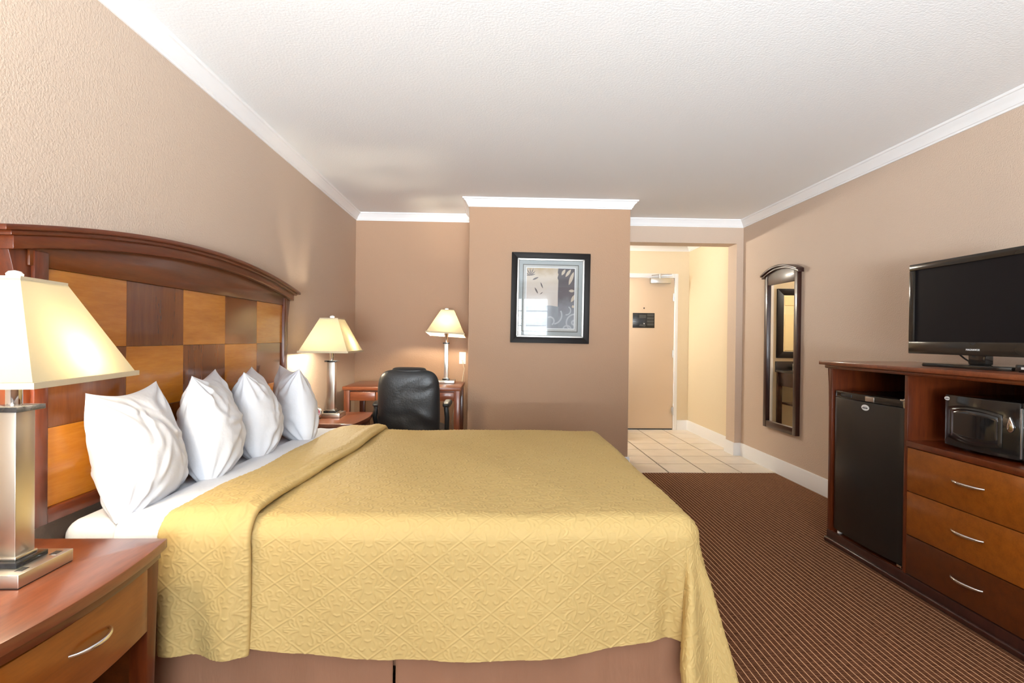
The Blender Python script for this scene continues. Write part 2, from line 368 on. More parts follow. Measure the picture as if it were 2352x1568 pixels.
# ================================================================== THE ROOM
T_ = 0.10
struct(box('wall_left', (XL-T_, YW, 0), (XL, YB, ZC), 'wall', bev=0), 'beige textured wall behind the headboard', 'wall')
struct(box('wall_entry_right', (XR, YH+0.1, 0), (XR+T_, YD, ZC), 'wall_hall', bev=0), 'cream right wall of the entry beside the door', 'wall')
struct(box('wall_right', (XR, YW, 0), (XR+T_, YH+0.1, ZC), 'wall', bev=0), 'beige textured wall behind the television and tall mirror', 'wall')
struct(box('wall_back', (XL-T_, YB, 0), (XP1, YB+T_, ZC), 'wall_accent', bev=0), 'tan alcove wall behind the writing desk', 'wall')
struct(box('wall_partition', (XP0, YP, 0), (XP1, YB, ZC), 'wall_accent', bev=0.006), 'tan partition wall that carries the framed picture', 'wall')
struct(boxes('wall_header', [((XP1, YH, 2.175), (XR, YH+0.2, ZC)), ((2.482, YH, 0), (XR, YH+0.2, 2.175))], 'wall', bev=0), 'beige header and side pier framing the entry opening', 'wall')
DX0, DX1, DZ1 = 1.44, 2.357, 1.99
struct(boxes('wall_entry', [((-0.4, YD, 0), (DX0, YD+T_, ZC)), ((DX1, YD, 0), (XR+T_, YD+T_, ZC)), ((DX0, YD, DZ1), (DX1, YD+T_, ZC))], 'wall_hall', bev=0), 'cream wall around the entry door', 'wall')
struct(box('wall_vanity', (-0.4, YB+T_, 0), (-0.3, YD, ZC), 'wall_hall', bev=0), 'cream end wall of the vanity area behind the partition', 'wall')
struct(boxes('wall_window', [((XL-T_, YW-T_, 0), (WX0, YW, ZC)), ((WX1, YW-T_, 0), (XR+T_, YW, ZC)), ((WX0, YW-T_, 0), (WX1, YW, WZ0)), ((WX0, YW-T_, WZ1), (WX1, YW, ZC))], 'wall', bev=0), 'beige wall with the window, behind the viewer', 'wall')
struct(box('ceiling', (XL-T_, YW-T_, ZC), (XR+T_, YD+T_, ZC+0.1), 'ceiling', bev=0), 'white lightly textured ceiling', 'ceiling')
TY0 = 4.728
struct(boxes('floor', [((XL-T_, YW-T_, -0.1), (XR+T_, TY0, 0.0)), ((XL-T_, TY0, -0.1), (XP1, YB+0.02, 0.0))], 'carpet'), 'brown carpet with thin light stripes', 'floor')
ft = struct(boxes('floor_entry', [((XP1, TY0, -0.1), (XR+T_, YD+T_, -0.002)), ((-0.4, YB+0.02, -0.1), (XP1, YD+T_, -0.002))], 'grout'), 'beige ceramic tile floor of the entry with dark grout lines', 'floor')
TS = 0.3298; tx0 = 1.571-6*TS
for j in range(7):
    for i in range(10):
        x0, x1 = tx0+i*TS+0.0058, tx0+(i+1)*TS-0.0058; y0, y1 = TY0+j*TS+0.0075, TY0+(j+1)*TS-0.0075
        if j == 0: y0 = TY0
        if i == 9: pass
        lowx = XP1 if y0 < YB+0.12 else -0.3
        x0 = max(x0, lowx); x1 = min(x1, XR); y1 = min(y1, YD+0.03)
        if x1-x0 < 0.02 or y1-y0 < 0.02: continue
        if y0 < YB+0.12 and x0 < XP1: continue
        box('tile', (x0, y0, -0.006), (x1, y1, 0.004), 'tile', ft, bev=0.002, seg=1)

crown = [(0, ZC-0.074), (0.008, ZC-0.074), (0.010, ZC-0.064), (0.016, ZC-0.062), (0.019, ZC-0.054), (0.024, ZC-0.044), (0.033, ZC-0.031), (0.045, ZC-0.021), (0.048, ZC-0.014), (0.056, ZC-0.012), (0.060, ZC-0.006), (0.060, ZC), (0, ZC)]
room = [(XL, YW), (XR, YW), (XR, YH), (XP1, YH), (XP1, YP), (XP0, YP), (XP0, YB), (XL, YB)]
lab = ['window wall', 'right wall above the television', 'entry opening', 'right side of the partition', 'partition above the picture', 'left side of the partition', 'alcove above the desk', 'left wall above the headboard']
k = 0
for me, l in zip(sweep(room, crown, True), lab):
    k += 1; struct(link('trim_%d' % k, me), 'white crown moulding along the '+l, 'moulding')
hall = [(XP1, YH+0.2), (XR, YH+0.2), (XR, YD), (-0.3, YD), (-0.3, YB+T_), (XP1, YB+T_)]
for me, l in zip(sweep(hall, crown), ['back of the entry header', 'entry right wall', 'entry door wall', 'vanity end wall', 'vanity side of the back wall']):
    k += 1; struct(link('trim_%d' % k, me), 'white crown moulding along the '+l, 'moulding')
base = [(0, 0), (0.015, 0), (0.015, 0.122), (0.010, 0.134), (0, 0.134)]
bpath = [(XR, YW), (XR, YH), (2.482, YH), (2.482, YH+0.2), (XR, YH+0.2), (XR, YD), (2.405, YD)]
for me, n_, l in zip(sweep(bpath, base), ['baseboard_right', 'baseboard_pier_front', 'baseboard_pier_side', 'baseboard_pier_back', 'baseboard_entry_right', 'baseboard_entry'],
                     ['right wall under the tall mirror', 'front of the entry pier', 'inner side of the entry pier', 'back of the entry pier', 'entry right wall', 'entry door wall beside the frame']):
    struct(link(n_, me), 'white baseboard along the '+l, 'baseboard')
bpath2 = [(XP1, YB+T_), (XP1, YP), (XP0, YP), (XP0, YB), (XL, YB), (XL, YW), (XR, YW)]
for me, n_, l in zip(sweep(bpath2, base), ['baseboard_partition_right', 'baseboard_partition', 'baseboard_partition_left', 'baseboard_back', 'baseboard_left', 'baseboard_window'],
                     ['right side of the partition', 'partition front', 'left side of the partition', 'alcove wall under the desk', 'left wall behind the bed', 'window wall']):
    struct(link(n_, me), 'white baseboard along the '+l, 'baseboard')

# ---- entry door
d1 = struct(link('door_1', None, None, (0, YD, 0)), 'flat beige entry door with a black notice', 'door')
box('slab', (DX0+0.003, 0.004, 0.018), (DX1-0.003, 0.05, DZ1-0.004), 'door', d1, 0.002)
box('door_sweep', (DX0+0.01, -0.004, 0.006), (DX1-0.01, 0.05, 0.02), 'black_matte', d1, 0.001)
fr = [((DX1+0.0, -0.018, 0.0), (DX1+0.045, 0.0, DZ1+0.055)), ((DX0-0.045, -0.018, 0.0), (DX0, 0.0, DZ1+0.055))]
for a, b in fr: box('door_casing', a, b, 'trim', d1, 0.003)
box('door_casing', (DX0, -0.018, DZ1), (DX1, 0.0, DZ1+0.055), 'trim', d1, 0.003)
for z in (0.25, 1.00, 1.74):
    h = box('hinge', (DX1-0.016, -0.006, z-0.05), (DX1+0.004, 0.006, z+0.05), 'steel', d1, 0.001)
    tube('hinge_pin', [(DX1-0.004, -0.008, z-0.052), (DX1-0.004, -0.008, z+0.052)], 0.006, 'steel', h, 8)
lathe('peephole', [(0.0, 0), (0.009, 0), (0.009, 0.006), (0.0, 0.006)], 'black_gloss', d1, 12, (1.96, 0.006, 1.593), (math.pi/2, 0, 0))
cl = box('door_closer', (2.03, -0.062, 1.915), (2.295, 0.004, 1.985), 'steel', d1, 0.006)
prism('closer_arm', [(2.14, -0.055), (2.155, -0.065), (2.29, -0.115), (2.29, -0.10)], 'Z', 2.01, 2.022, 'steel', cl, 0.001)
tube('closer_link', [(2.285, -0.108, 2.026), (2.16, -0.06, 2.03), (2.05, -0.02, 2.02)], 0.007, 'chrome', cl, 8)
tube('closer_pivot', [(2.148, -0.055, 1.98), (2.148, -0.055, 2.03)], 0.011, 'steel', cl, 10)
nt_ = tag(link('door_notice', None, None, (1.956, YD+0.004, 1.432)), 'black rectangular notice plate fixed to the entry door', 'sign')
box('plate', (-0.144, -0.006, -0.097), (0.144, 0.0, 0.097), 'sign', nt_, 0.001)
pl = []
for c in range(4): pl.append(([(0.045, -0.0065, 0.055-c*0.04), (0.135, -0.0065, 0.055-c*0.04), (0.135, -0.0065, 0.083-c*0.04), (0.045, -0.0065, 0.083-c*0.04)], 0))
for c in range(6): pl.append(([(-0.135, -0.0065, 0.072-c*0.026), (-0.085, -0.0065, 0.072-c*0.026), (-0.085, -0.0065, 0.076-c*0.026), (-0.135, -0.0065, 0.076-c*0.026)], 0))
pl += [([(-0.06, -0.0065, 0.03), (0.03, -0.0065, 0.03), (0.03, -0.0065, 0.075), (-0.06, -0.0065, 0.075)], 0), ([(-0.06, -0.0065, -0.075), (0.02, -0.0065, -0.08), (0.028, -0.0065, -0.055), (-0.05, -0.0065, -0.045)], 0),
       ([(0.0, -0.0068, -0.048), (0.012, -0.0068, -0.048), (0.012, -0.0068, -0.036), (0.0, -0.0068, -0.036)], 1)]
flat('printed_plan', pl, ['sign_grey', 'white_print'], nt_)

# ---- bathroom door on the vanity side of the back wall (seen only in mirrors)
d2 = struct(link('door_2', None, None, (0.18, YB+T_, 0)), 'tan six panel bathroom door facing the vanity', 'door')
box('slab', (-0.38, 0.0, 0.006), (0.38, 0.035, 2.0), 'olive_door', d2, 0.003)
for sx in (-1, 1):
    for z0, z1 in ((0.2, 0.86), (1.03, 1.61), (1.74, 1.89)):
        box('raised_panel', (sx*0.185-0.115, 0.03, z0), (sx*0.185+0.115, 0.047, z1), 'olive_door', d2, 0.014, 1)
for a, b in (((0.38, 0, 0), (0.44, 0.045, 2.06)), ((-0.44, 0, 0), (-0.38, 0.045, 2.06)), ((-0.38, 0, 2.0), (0.38, 0.045, 2.06))): box('door_casing', a, b, 'trim', d2, 0.004)
lathe('door_knob', [(0.0, 0), (0.02, 0), (0.012, 0.02), (0.026, 0.04), (0.02, 0.06), (0.0, 0.062)], 'chrome', d2, 16, (-0.32, 0.035, 0.95), (-math.pi/2, 0, 0))

# ---- window behind the viewer
w1 = struct(link('window_1', None, None, (0, YW, 0)), 'white framed window with small panes behind sheer curtains', 'window')
for a, b in (((WX0, -0.09, WZ0), (WX0+0.05, -0.02, WZ1)), ((WX1-0.05, -0.09, WZ0), (WX1, -0.02, WZ1)), ((WX0+0.05, -0.09, WZ0), (WX1-0.05, -0.02, WZ0+0.05)), ((WX0+0.05, -0.09, WZ1-0.05), (WX1-0.05, -0.02, WZ1)),
             ((0.62, -0.09, WZ0+0.05), (0.68, -0.02, WZ1-0.05)), ((-0.44, -0.09, WZ0+0.05), (-0.38, -0.02, WZ1-0.05))): box('window_frame', a, b, 'plaster_white', w1, 0.004)
cols = [(WX0+0.05, -0.44), (-0.38, 0.62), (0.68, WX1-0.05)]
zs = [WZ0+0.05, 1.13, 1.47, 1.80, WZ1-0.05]
for ca, cb in cols:
    for z in zs[1:-1]: box('muntin', (ca, -0.07, z-0.009), (cb, -0.05, z+0.009), 'plaster_white', w1, 0)
    for za, zb in zip(zs[:-1], zs[1:]): box('pane', (ca, -0.063, za), (cb, -0.059, zb), 'window_glass', w1, 0)
box('window_sill', (WX0-0.05, -0.02, WZ0-0.03), (WX1+0.05, 0.06, WZ0), 'plaster_white', w1, 0.005)
def curtain(name, x0, x1, lab_):
    nu, nv = 160, 8; P = np.zeros((nv, nu, 3)); xs = np.linspace(x0, x1, nu); zs_ = np.linspace(0.06, 2.2, nv)
    P[:, :, 0] = xs[None]; P[:, :, 2] = zs_[:, None]
    P[:, :, 1] = YW+0.11 + 0.022*np.sin(xs*62+1.2*np.sin(xs*7))[None]*(0.7+0.3*(2.2-zs_)[:, None]/2.2)
    return tag(link(name, finish(grid_mesh(P), 'sheer', ang=180)), lab_, 'curtain', 'sheer curtains at the window')
curtain('sheer_curtain', -1.35, -0.55, 'white sheer curtain at the window end nearest the headboard wall')
curtain('sheer_curtain', 0.66, 1.40, 'white sheer curtain at the window end nearest the television wall')
rod = tube('curtain_rod', [(-1.375, YW+0.11, 2.24), (1.5, YW+0.11, 2.24)], 0.012, 'steel'); tag(rod, 'slim steel curtain rod above the window', 'curtain rod')

# ================================================================== HEADBOARD
hb = thing('headboard', 'dark wooden wall headboard with arched top and checkerboard veneer panels', 'headboard', (XL, 2.515, 0.62))
hx = lambda x: x-XL
ys = [1.632+0.3564*i-2.515 for i in range(6)]; zr = [0.664-0.62, 0.901-0.62, 1.139-0.62, 1.376-0.62]
FX = hx(-1.325)   # face of the veneer
box('backing', (0.0, -0.93, 0.0), (FX-0.012, 0.93, 0.78), 'cherry_z', hb, 0.0)
for r in range(3):
    for c in range(5):
        light = (r+c) % 2 == 0
        box('veneer_panel', (FX-0.014, ys[c]+0.0006, zr[r]+0.0006), (FX, ys[c+1]-0.0006, zr[r+1]-0.0006), 'ven_light' if light else 'ven_dark', hb, 0.0007, 1)
for sg in (-1, 1):
    y_in = ys[0] if sg < 0 else ys[5]; y_out = y_in+sg*0.05
    box('stile', (0.0, min(y_in, y_out), 0.0), (FX+0.014, max(y_in, y_out), 0.80), 'cherry_z', hb, 0.003)
    # outer curved post
    ya = y_out; po = [(ya, 0.0), (ya+sg*0.035, 0.0), (ya+sg*0.03, 0.45), (ya+sg*0.04, 0.68), (ya+sg*0.075, 0.80), (ya, 0.80)]
    prism('post', po, 'X', 0.0, FX+0.004, 'cherry_z', hb, 0.002)
box('bottom_rail', (0.0, ys[0], 0.0), (FX+0.012, ys[5], zr[0]), 'cherry', hb, 0.003)
def arc_z(y, z0, drop, half): return z0-drop*(y/half)**2
yy = np.linspace(-0.945, 0.945, 41)
poly = [(-0.945, zr[3])] + [(0.945, zr[3])] + [(y, arc_z(y, 1.512-0.62, 0.085, 1.0)) for y in yy[::-1]]
prism('arched_panel', poly, 'X', 0.0, FX+0.010, 'arch_wood', hb, 0.001, ang=30)
def arc_band(name, z0, drop, half, ylim, th, xa, xb, mat):
    a = np.linspace(-ylim, ylim, 49); up = [(y, arc_z(y, z0, drop, half)) for y in a]; dn = [(y, arc_z(y, z0, drop, half)-th) for y in a[::-1]]
    prism(name, up+dn, 'X', xa, xb, mat, hb, 0.003, ang=30)
arc_band('fascia', 1.545-0.62, 0.096, 1.05, 1.02, 0.045, 0.0, FX+0.030, 'cherry')
arc_band('cove_moulding', 1.553-0.62, 0.097, 1.06, 1.04, 0.016, 0.0, FX+0.042, 'cherry')
arc_band('cap_moulding', 1.566-0.62, 0.098, 1.07, 1.07, 0.016, 0.0, FX+0.055, 'cherry')

# ================================================================== BED
BX0, BX1, BY0, BY1, BZ = -1.318, 0.64, 1.668, 3.275, 0.612
bed = thing('bed', 'queen bed with white mattress and tan skirt', 'bed', (0, 0, 0))
box('box_spring', (BX0, BY0+0.03, 0.14), (BX1-0.02, BY1-0.03, 0.34), 'skirt', bed, 0.02)
for x, y in ((BX0+0.1, BY0+0.12), (BX1-0.14, BY0+0.12), (BX0+0.1, BY1-0.12), (BX1-0.14, BY1-0.12)): box('leg', (x-0.03, y-0.03, 0), (x+0.03, y+0.03, 0.14), 'black_matte', bed, 0.003)
box('mattress', (BX0, BY0, 0.34), (BX1, BY1, BZ), 'linen', bed, 0.055, 6)
def skirt(x0, x1, y0, y1):
    L_ = math.hypot(x1-x0, y1-y0); nu = max(8, int(L_/0.012)); t = np.linspace(0, 1, nu); zz = np.linspace(0.012, 0.35, 10)
    P = np.zeros((10, nu, 3)); s = t*L_
    wv = 0.006*np.sin(s*17+x0*9)+0.004*np.sin(s*41+2)
    nx, ny = (y1-y0)/L_, -(x1-x0)/L_
    amt = (0.35-zz)/0.34
    for i in range(10):
        o = wv*amt[i]+0.012*amt[i]
        P[i, :, 0] = x0+(x1-x0)*t+nx*o; P[i, :, 1] = y0+(y1-y0)*t+ny*o; P[i, :, 2] = zz[i]
    o = link('bed_skirt', finish(grid_mesh(P), 'skirt', ang=180), bed)
    sd = o.modifiers.new('thick', 'SOLIDIFY'); sd.thickness = 0.003
    return o
skirt(BX0+0.02, -0.303, BY0+0.012, BY0+0.012); skirt(-0.293, BX1-0.012, BY0+0.012, BY0+0.012)
skirt(BX1-0.008, BX1-0.008, BY0+0.02, BY1-0.02); skirt(BX1-0.012, -0.30, BY1-0.012, BY1-0.012); skirt(-0.31, BX0+0.02, BY1-0.012, BY1-0.012)

# ---- relief of the matelasse cloth, rasterised once per repeat
PA, PB = 0.186, 0.146
def catmull(pts, n=10):
    p = [np.array(q, float) for q in pts]; p = [2*p[0]-p[1]]+p+[2*p[-1]-p[-2]]; out = []
    for i in range(1, len(p)-2):
        for t in np.linspace(0, 1, n, endpoint=False):
            out.append(0.5*((2*p[i])+(-p[i-1]+p[i+1])*t+(2*p[i-1]-5*p[i]+4*p[i+1]-p[i+2])*t*t+(-p[i-1]+3*p[i]-3*p[i+1]+p[i+2])*t**3))
    out.append(p[-2]); return np.array(out)
half_curves = [[(1.5, 3.1), (0.75, 3.5), (0.8, 4.4), (1.7, 4.9), (2.5, 4.3), (2.6, 3.1), (2.0, 1.7), (1.6, 0.3), (1.8, -1.2), (2.5, -2.7), (2.4, -4.1), (1.5, -4.5), (0.9, -3.8)],
               [(1.7, 0.25), (3.0, 0.55), (4.3, 1.4), (4.9, 2.6), (4.4, 3.6), (3.6, 3.3), (3.5, 2.6), (4.0, 2.3)],
               [(1.7, -0.05), (3.1, -0.45), (4.5, -1.2), (5.1, -2.3), (4.6, -3.2), (3.8, -3.0), (3.7, -2.3)],
               [(2.3, 0.1), (4.4, 0.25), (6.3, 0.05)], [(5.2, 0.9), (6.2, 0.7)], [(5.2, -0.65), (6.2, -0.5)], [(3.1, 1.3), (3.5, 2.0)], [(0.0, -1.7), (0.8, -1.35)], [(0, 2.1), (0.7, 1.8)]]
segs = []
for cv in half_curves:
    q = catmull(cv, 8)/100.0
    for sx in (1, -1):
        r = q*np.array([sx, 1.0]); segs.append((r[:-1], r[1:]))
SA = np.concatenate([s[0] for s in segs]); SB = np.concatenate([s[1] for s in segs])
RES = 0.0015; ncol, nrow = int(PA/RES), int(PB/RES)
ga, gb = np.meshgrid((np.arange(ncol)+0.5)*PA/ncol, (np.arange(nrow)+0.5)*PB/nrow)
def rel_center(a, b):
    a1 = a-PA/2; b1 = b-PB/2
    ins = (np.abs(a1)/(PA/2)+np.abs(b1)/(PB/2)) < 1
    a2 = np.where(a > PA/2, a-PA, a); b2 = np.where(b > PB/2, b-PB, b)
    return np.where(ins, a1, a2), np.where(ins, b1, b2)
ra, rb = rel_center(ga, gb); PT = np.stack([ra.ravel(), rb.ravel()], -1)
dmin = np.full(len(PT), 9.0); ab = SB-SA; ab2 = (ab**2).sum(1)+1e-12
for k_ in range(len(SA)):
    t = np.clip(((PT-SA[k_])@ab[k_])/ab2[k_], 0, 1); d = np.hypot(*(PT-SA[k_]-t[:, None]*ab[k_]).T); dmin = np.minimum(dmin, d)
edge = (1-(np.abs(ra)/(PA/2)+np.abs(rb)/(PB/2)))*(PA*PB/4)/math.hypot(PA/2, PB/2)
TILE = 0.0020*np.exp(-(dmin.reshape(nrow, ncol)/0.0022)**2) + 0.0026*np.exp(-(edge/0.0019)**2) - 0.0011*np.exp(-(edge/0.0070)**2)
def relief(a, b):
    fa = np.mod(a/PA, 1)*ncol-0.5; fb = np.mod(b/PB, 1)*nrow-0.5
    i0 = np.floor(fa).astype(int); j0 = np.floor(fb).astype(int); u = fa-i0; v = fb-j0
    g = lambda j, i: TILE[np.mod(j, nrow), np.mod(i, ncol)]
    return g(j0, i0)*(1-u)*(1-v)+g(j0, i0+1)*u*(1-v)+g(j0+1, i0)*(1-u)*v+g(j0+1, i0+1)*u*v
# ---- cloth over the bed: a along the bed, b across; hangs over near, far and foot edge
ER = 0.07; CZ = BZ+0.016; CX1 = 0.665; CY0, CY1 = 1.642, 3.305
def arcprof(s, flare):
    ql = math.pi/2*ER
    o = np.where(s < 0, s, np.where(s < ql, ER*np.sin(np.clip(s, 0, ql)/ER), ER+flare*(s-ql)))
    d = np.where(s < 0, 0, np.where(s < ql, ER*(1-np.cos(np.clip(s, 0, ql)/ER)), ER+(s-ql)*np.sqrt(np.clip(1-flare**2, 0.2, 1))))
    return o-ER, d
def cloth(a, b, lift=None, foot=True):
    sn = (CY0+ER)-b; sf = b-(CY1-ER); sa = a-(CX1-ER) if foot else np.full_like(a, -1.0)
    X = a.copy(); Y = b.copy(); Z = np.full_like(a, CZ)
    sb = np.maximum(sn, sf); sg = np.where(sn > sf, -1.0, 1.0); ye = np.where(sn > sf, CY0, CY1)
    wav = 0.010*np.sin(a*8.5+0.6)+0.006*np.sin(a*21+b*3.0)
    fl = 0.02+np.clip(sb, 0, 1)*0.0
    only_b = (sb > 0) & (sa <= 0)
    o, d = arcprof(sb, fl); hang = np.clip((sb-0.15)/0.35, 0, 1)
    dip = -0.024*np.exp(-((a-0.555)/0.032)**2)*np.where(sn > sf, 1.0, 0.0)
    o = o+wav*hang*np.clip((0.6-a)/0.1, 0.25, 1)+dip*np.clip((sb-0.10)/0.25, 0, 1)
    Y = np.where(only_b, ye+sg*o, Y); Z = np.where(only_b, CZ-d, Z)
    only_a = (sa > 0) & (sb <= 0)
    wa = 0.012*np.sin(b*9)+0.006*np.sin(b*23)
    o, d = arcprof(sa, 0.06+0.16*np.exp(-np.clip(b-CY0-ER, 0, 9)/0.25)*np.where(sn > sf, 1.0, np.exp(-np.clip(b-CY0-ER, 0, 9)/0.25))); o = o+wa*np.clip((sa-0.15)/0.35, 0, 1)
    X = np.where(only_a, CX1+o, X); Z = np.where(only_a, CZ-d, Z)
    both = (sa > 0) & (sb > 0)
    th = np.degrees(np.arctan2(np.maximum(sa, 0), np.maximum(sb, 1e-9)))
    rho = np.maximum(sa, sb)*(1+0.26*np.abs(np.sin(np.radians(2*th)))**1.5)
    tt = th/90.0
    nearc = np.where(sn > sf, 1.0, 0.0); endf = 0.06+0.16*nearc
    flc = 0.02*(1-tt)+endf*tt - 0.05*np.exp(-((th-7)/5)**2) + 0.20*np.exp(-((th-26)/10)**2) + 0.12*np.exp(-((th-56)/15)**2)
    flc = flc*np.clip((rho-0.05)/0.2, 0, 1)
    o, d = arcprof(rho, flc); o = o + (0.25*wav*(1-tt)+wa*tt)*np.clip((rho-0.15)/0.35, 0, 1)*np.abs(1-2*tt) + np.where(sn > sf, 1.0, 0.0)*(-0.024*np.exp(-((0.595-0.555)/0.032)**2))*np.exp(-(th/5)**2)*np.clip((rho-0.10)/0.25, 0, 1)
    rr = o+ER
    X = np.where(both, CX1-ER+rr*np.sin(np.radians(th)), X); Y = np.where(both, ye-sg*ER+sg*rr*np.cos(np.radians(th)), Y); Z = np.where(both, CZ-d, Z)
    gf = np.exp(-((th-24)/12)**2)*np.clip((rho-0.12)/0.35, 0, 1)*nearc
    X = np.where(both, X-0.085*gf, X); Y = np.where(both, Y-0.02*gf, Y)
    return np.stack([X, Y, Z], -1)
def surf_normals(P):
    du = np.gradient(P, axis=1); dv = np.gradient(P, axis=0); n = np.cross(du, dv); n /= (np.linalg.norm(n, axis=-1, keepdims=True)+1e-12); return n
bnear = CY0+ER-0.47
b_lines = np.concatenate([np.arange(bnear, CY0+0.06, 0.0023), np.geomspace(0.0026, 0.0070, 340).cumsum()*1.0+CY0+0.06])
b_lines = b_lines[b_lines < CY1-0.05]; b_lines = np.concatenate([b_lines, np.arange(b_lines[-1]+0.012, CY1-ER+0.46, 0.012)])
a_lines = np.arange(-0.90, CX1-ER+0.50, 0.0026)
A_, B_ = np.meshgrid(a_lines, b_lines)
# the hem of the near side hangs unevenly
hem = np.interp(a_lines, [-1.0, -0.74, -0.6, -0.31, 0.0, 0.3, 0.52, 0.62, 0.8], [0.86, 0.88, 0.93, 1.0, 1.0, 0.955, 0.885, 0.90, 1.0])[None, :]
Bm = np.where(B_ < CY0+ER, CY0+ER-(CY0+ER-B_)*hem, B_)
Pc = cloth(A_, Bm); Nc = surf_normals(Pc)
big = 0.004*np.sin(A_*7.3+1.0)*np.sin(B_*6.1)+0.003*np.sin(A_*13+B_*9)
Pc = Pc+Nc*(relief(A_, B_)+big*0.6)[..., None]
spread = thing('bedspread', 'gold quilted bedspread with scroll pattern, folded back below the pillows', 'bedspread', (0, 0, 0))
o = link('spread_cloth', finish(grid_mesh(Pc), 'gold', ang=180), spread)
# folded-back band
na = 100; tt_ = np.linspace(0, 1, na)
b2 = np.concatenate([np.arange(CY0+ER-0.435, CY0+0.06, 0.0023), b_lines[b_lines > CY0+0.06]]); b2 = b2[b2 < CY1-ER+0.42]
kb = np.clip((b2-CY0)/(CY1-CY0), 0, 1)
xl = -0.995+0.075*kb + 0.006*np.sin(b2*6); xr = -0.735+0.095*kb + 0.008*np.sin(b2*5+1)
A2 = xl[:, None]+(xr-xl)[:, None]*tt_[None, :]; B2 = np.repeat(b2[:, None], na, 1)
P2 = cloth(A2, B2, foot=False); N2 = surf_normals(P2)
prof_ = 0.010+0.018*np.clip(tt_/0.3, 0, 1)**0.7+0.010*np.exp(-((tt_-0.86)/0.10)**2)
P2 = P2+N2*(prof_[None, :]+relief(A2+0.03, B2+0.05)+0.003*np.sin(B2*11+A2*8))[..., None]
side = np.clip((CY0+ER-0.2-B2)/0.2, 0, 1); P2[..., 1] -= side*0.012*np.sin(A2*38+0.5)
roll_ = []
for an in np.linspace(0, math.pi, 9)[1:]:
    base_p = P2[:, -1, :]; e = 0.013
    roll_.append(base_p+np.array([1.0, 0, 0])*e*math.sin(an)-N2[:, -1, :]*e*(1-math.cos(an)))
lead = P2[:, 0, :]-N2[:, 0, :]*0.009
P2 = np.concatenate([lead[:, None, :], P2]+[r[:, None, :] for r in roll_], 1)
link('folded_band', finish(grid_mesh(P2), 'gold', ang=180), spread)
# white top sheet turned down ahead of the spread
a3 = np.linspace(-1.13, -0.84, 40); b3 = np.concatenate([np.arange(CY0+ER-0.30, CY0+0.1, 0.012), np.arange(CY0+0.1, CY1+0.2, 0.02)])
A3, B3 = np.meshgrid(a3, b3); A3 = A3+0.08*np.clip((B3-CY0)/1.6, 0, 1)
P3 = cloth(A3, B3, foot=False); N3 = surf_normals(P3)
P3 = P3+N3*(0.002+0.004*np.clip((A3-A3[:, :1])/0.02, 0, 1)-0.009*(A3 > A3[:, -3:-2])+0.0015*np.sin(A3*60+B3*8))[..., None]
ts = link('top_sheet', finish(grid_mesh(P3), 'linen', ang=180)); tag(ts, 'white top sheet strip between the pillows and the gold bedspread', 'sheet')
sd = ts.modifiers.new('thick', 'SOLIDIFY'); sd.thickness = 0.003; sd.offset = -1

# ---- pillows
def pillow(seed, loc, rz, lean, Wd, Hd, Td, lab_, spread_=0.0):
    rs = np.random.RandomState(seed); n = 110
    u = np.sin(np.linspace(-math.pi/2, math.pi/2, n)*0.98)/math.sin(math.pi/2*0.98); U, V = np.meshgrid(u, u)
    pin = 0.11
    X = Wd/2*U*(1-pin*(1-V**2)**1.0); Zz = Hd/2*V*(1-pin*(1-U**2)**1.0*np.where(V > 0, 1.25, 0.35))
    prof = np.clip((1-U**2), 0, 1)**0.55*np.clip((1-V**2), 0, 1)**0.5
    bulge = Td/2*prof*(1.0-0.22*V)
    sides = []
    for sgn in (1, -1):
        wr = np.zeros_like(U)
        for _ in range(22):
            ang = rs.uniform(0, math.pi); fq = rs.uniform(8, 22); ph = rs.uniform(0, 6.28); cx, cz = rs.uniform(-0.8, 0.8, 2)
            s = (U-cx)*math.cos(ang)+(V-cz)*math.sin(ang); q = -(U-cx)*math.sin(ang)+(V-cz)*math.cos(ang)
            wr += rs.uniform(0.003, 0.007)*np.exp(-(s/0.11)**2)*np.exp(-(q/0.45)**2)*np.sin(fq*s+ph)
        for cx in (-1, 1):
            for cz in (-1, 1):
                r = np.hypot(U-cx, V-cz); an = np.arctan2(V-cz, U-cx)
                wr += 0.009*np.exp(-((r-0.45)/0.3)**2)*np.sin(an*13+rs.uniform(0, 6))
        wr += 0.005*np.exp(-((V-0.75)/0.25)**2)*np.sin(U*9+rs.uniform(0, 6))
        Yy = sgn*(bulge+wr*prof**0.5)
        sides.append(np.stack([X, Yy, Zz], -1))
    A, B = sides; B = B[:, ::-1]
    P = np.concatenate([A, B[:, 1:-1]], 1)
    P[..., 0] += 0.02*np.sin(P[..., 2]*9+seed)
    lowest = -Hd/2*0.90
    P[..., 2] = np.where(P[..., 2] < lowest, lowest+(P[..., 2]-lowest)*0.25, P[..., 2])
    P[..., 2] -= P[..., 2].min()
    me = grid_mesh(P, cu=True); finish(me, 'linen', ang=180)
    # local x runs along the headboard (world y), local y is the thickness (world x)
    R_ = Matrix.Rotation(rz, 4, 'Z') @ Matrix.Rotation(-lean, 4, 'Y') @ Matrix(((0, -1, 0, 0), (1, 0, 0, 0), (0, 0, 1, 0), (0, 0, 0, 1)))
    me.transform(R_); zmin = min(v.co.z for v in me.vertices); me.transform(Matrix.Translation((0, 0, -zmin)))
    o = link('pillow', me, None, (loc[0], loc[1], loc[2])); tag(o, lab_, 'pillow', 'white pillows against the headboard'); return o
PZ = BZ-0.004
pillow(3, (-1.165, 1.862, PZ), math.radians(9), math.radians(9), 0.45, 0.42, 0.22, 'white pillow nearest the large foreground lamp, first of the row')
pillow(11, (-1.145, 2.280, PZ), math.radians(17), math.radians(7), 0.45, 0.44, 0.23, 'second white pillow from the foreground lamp, with a pointed top corner')
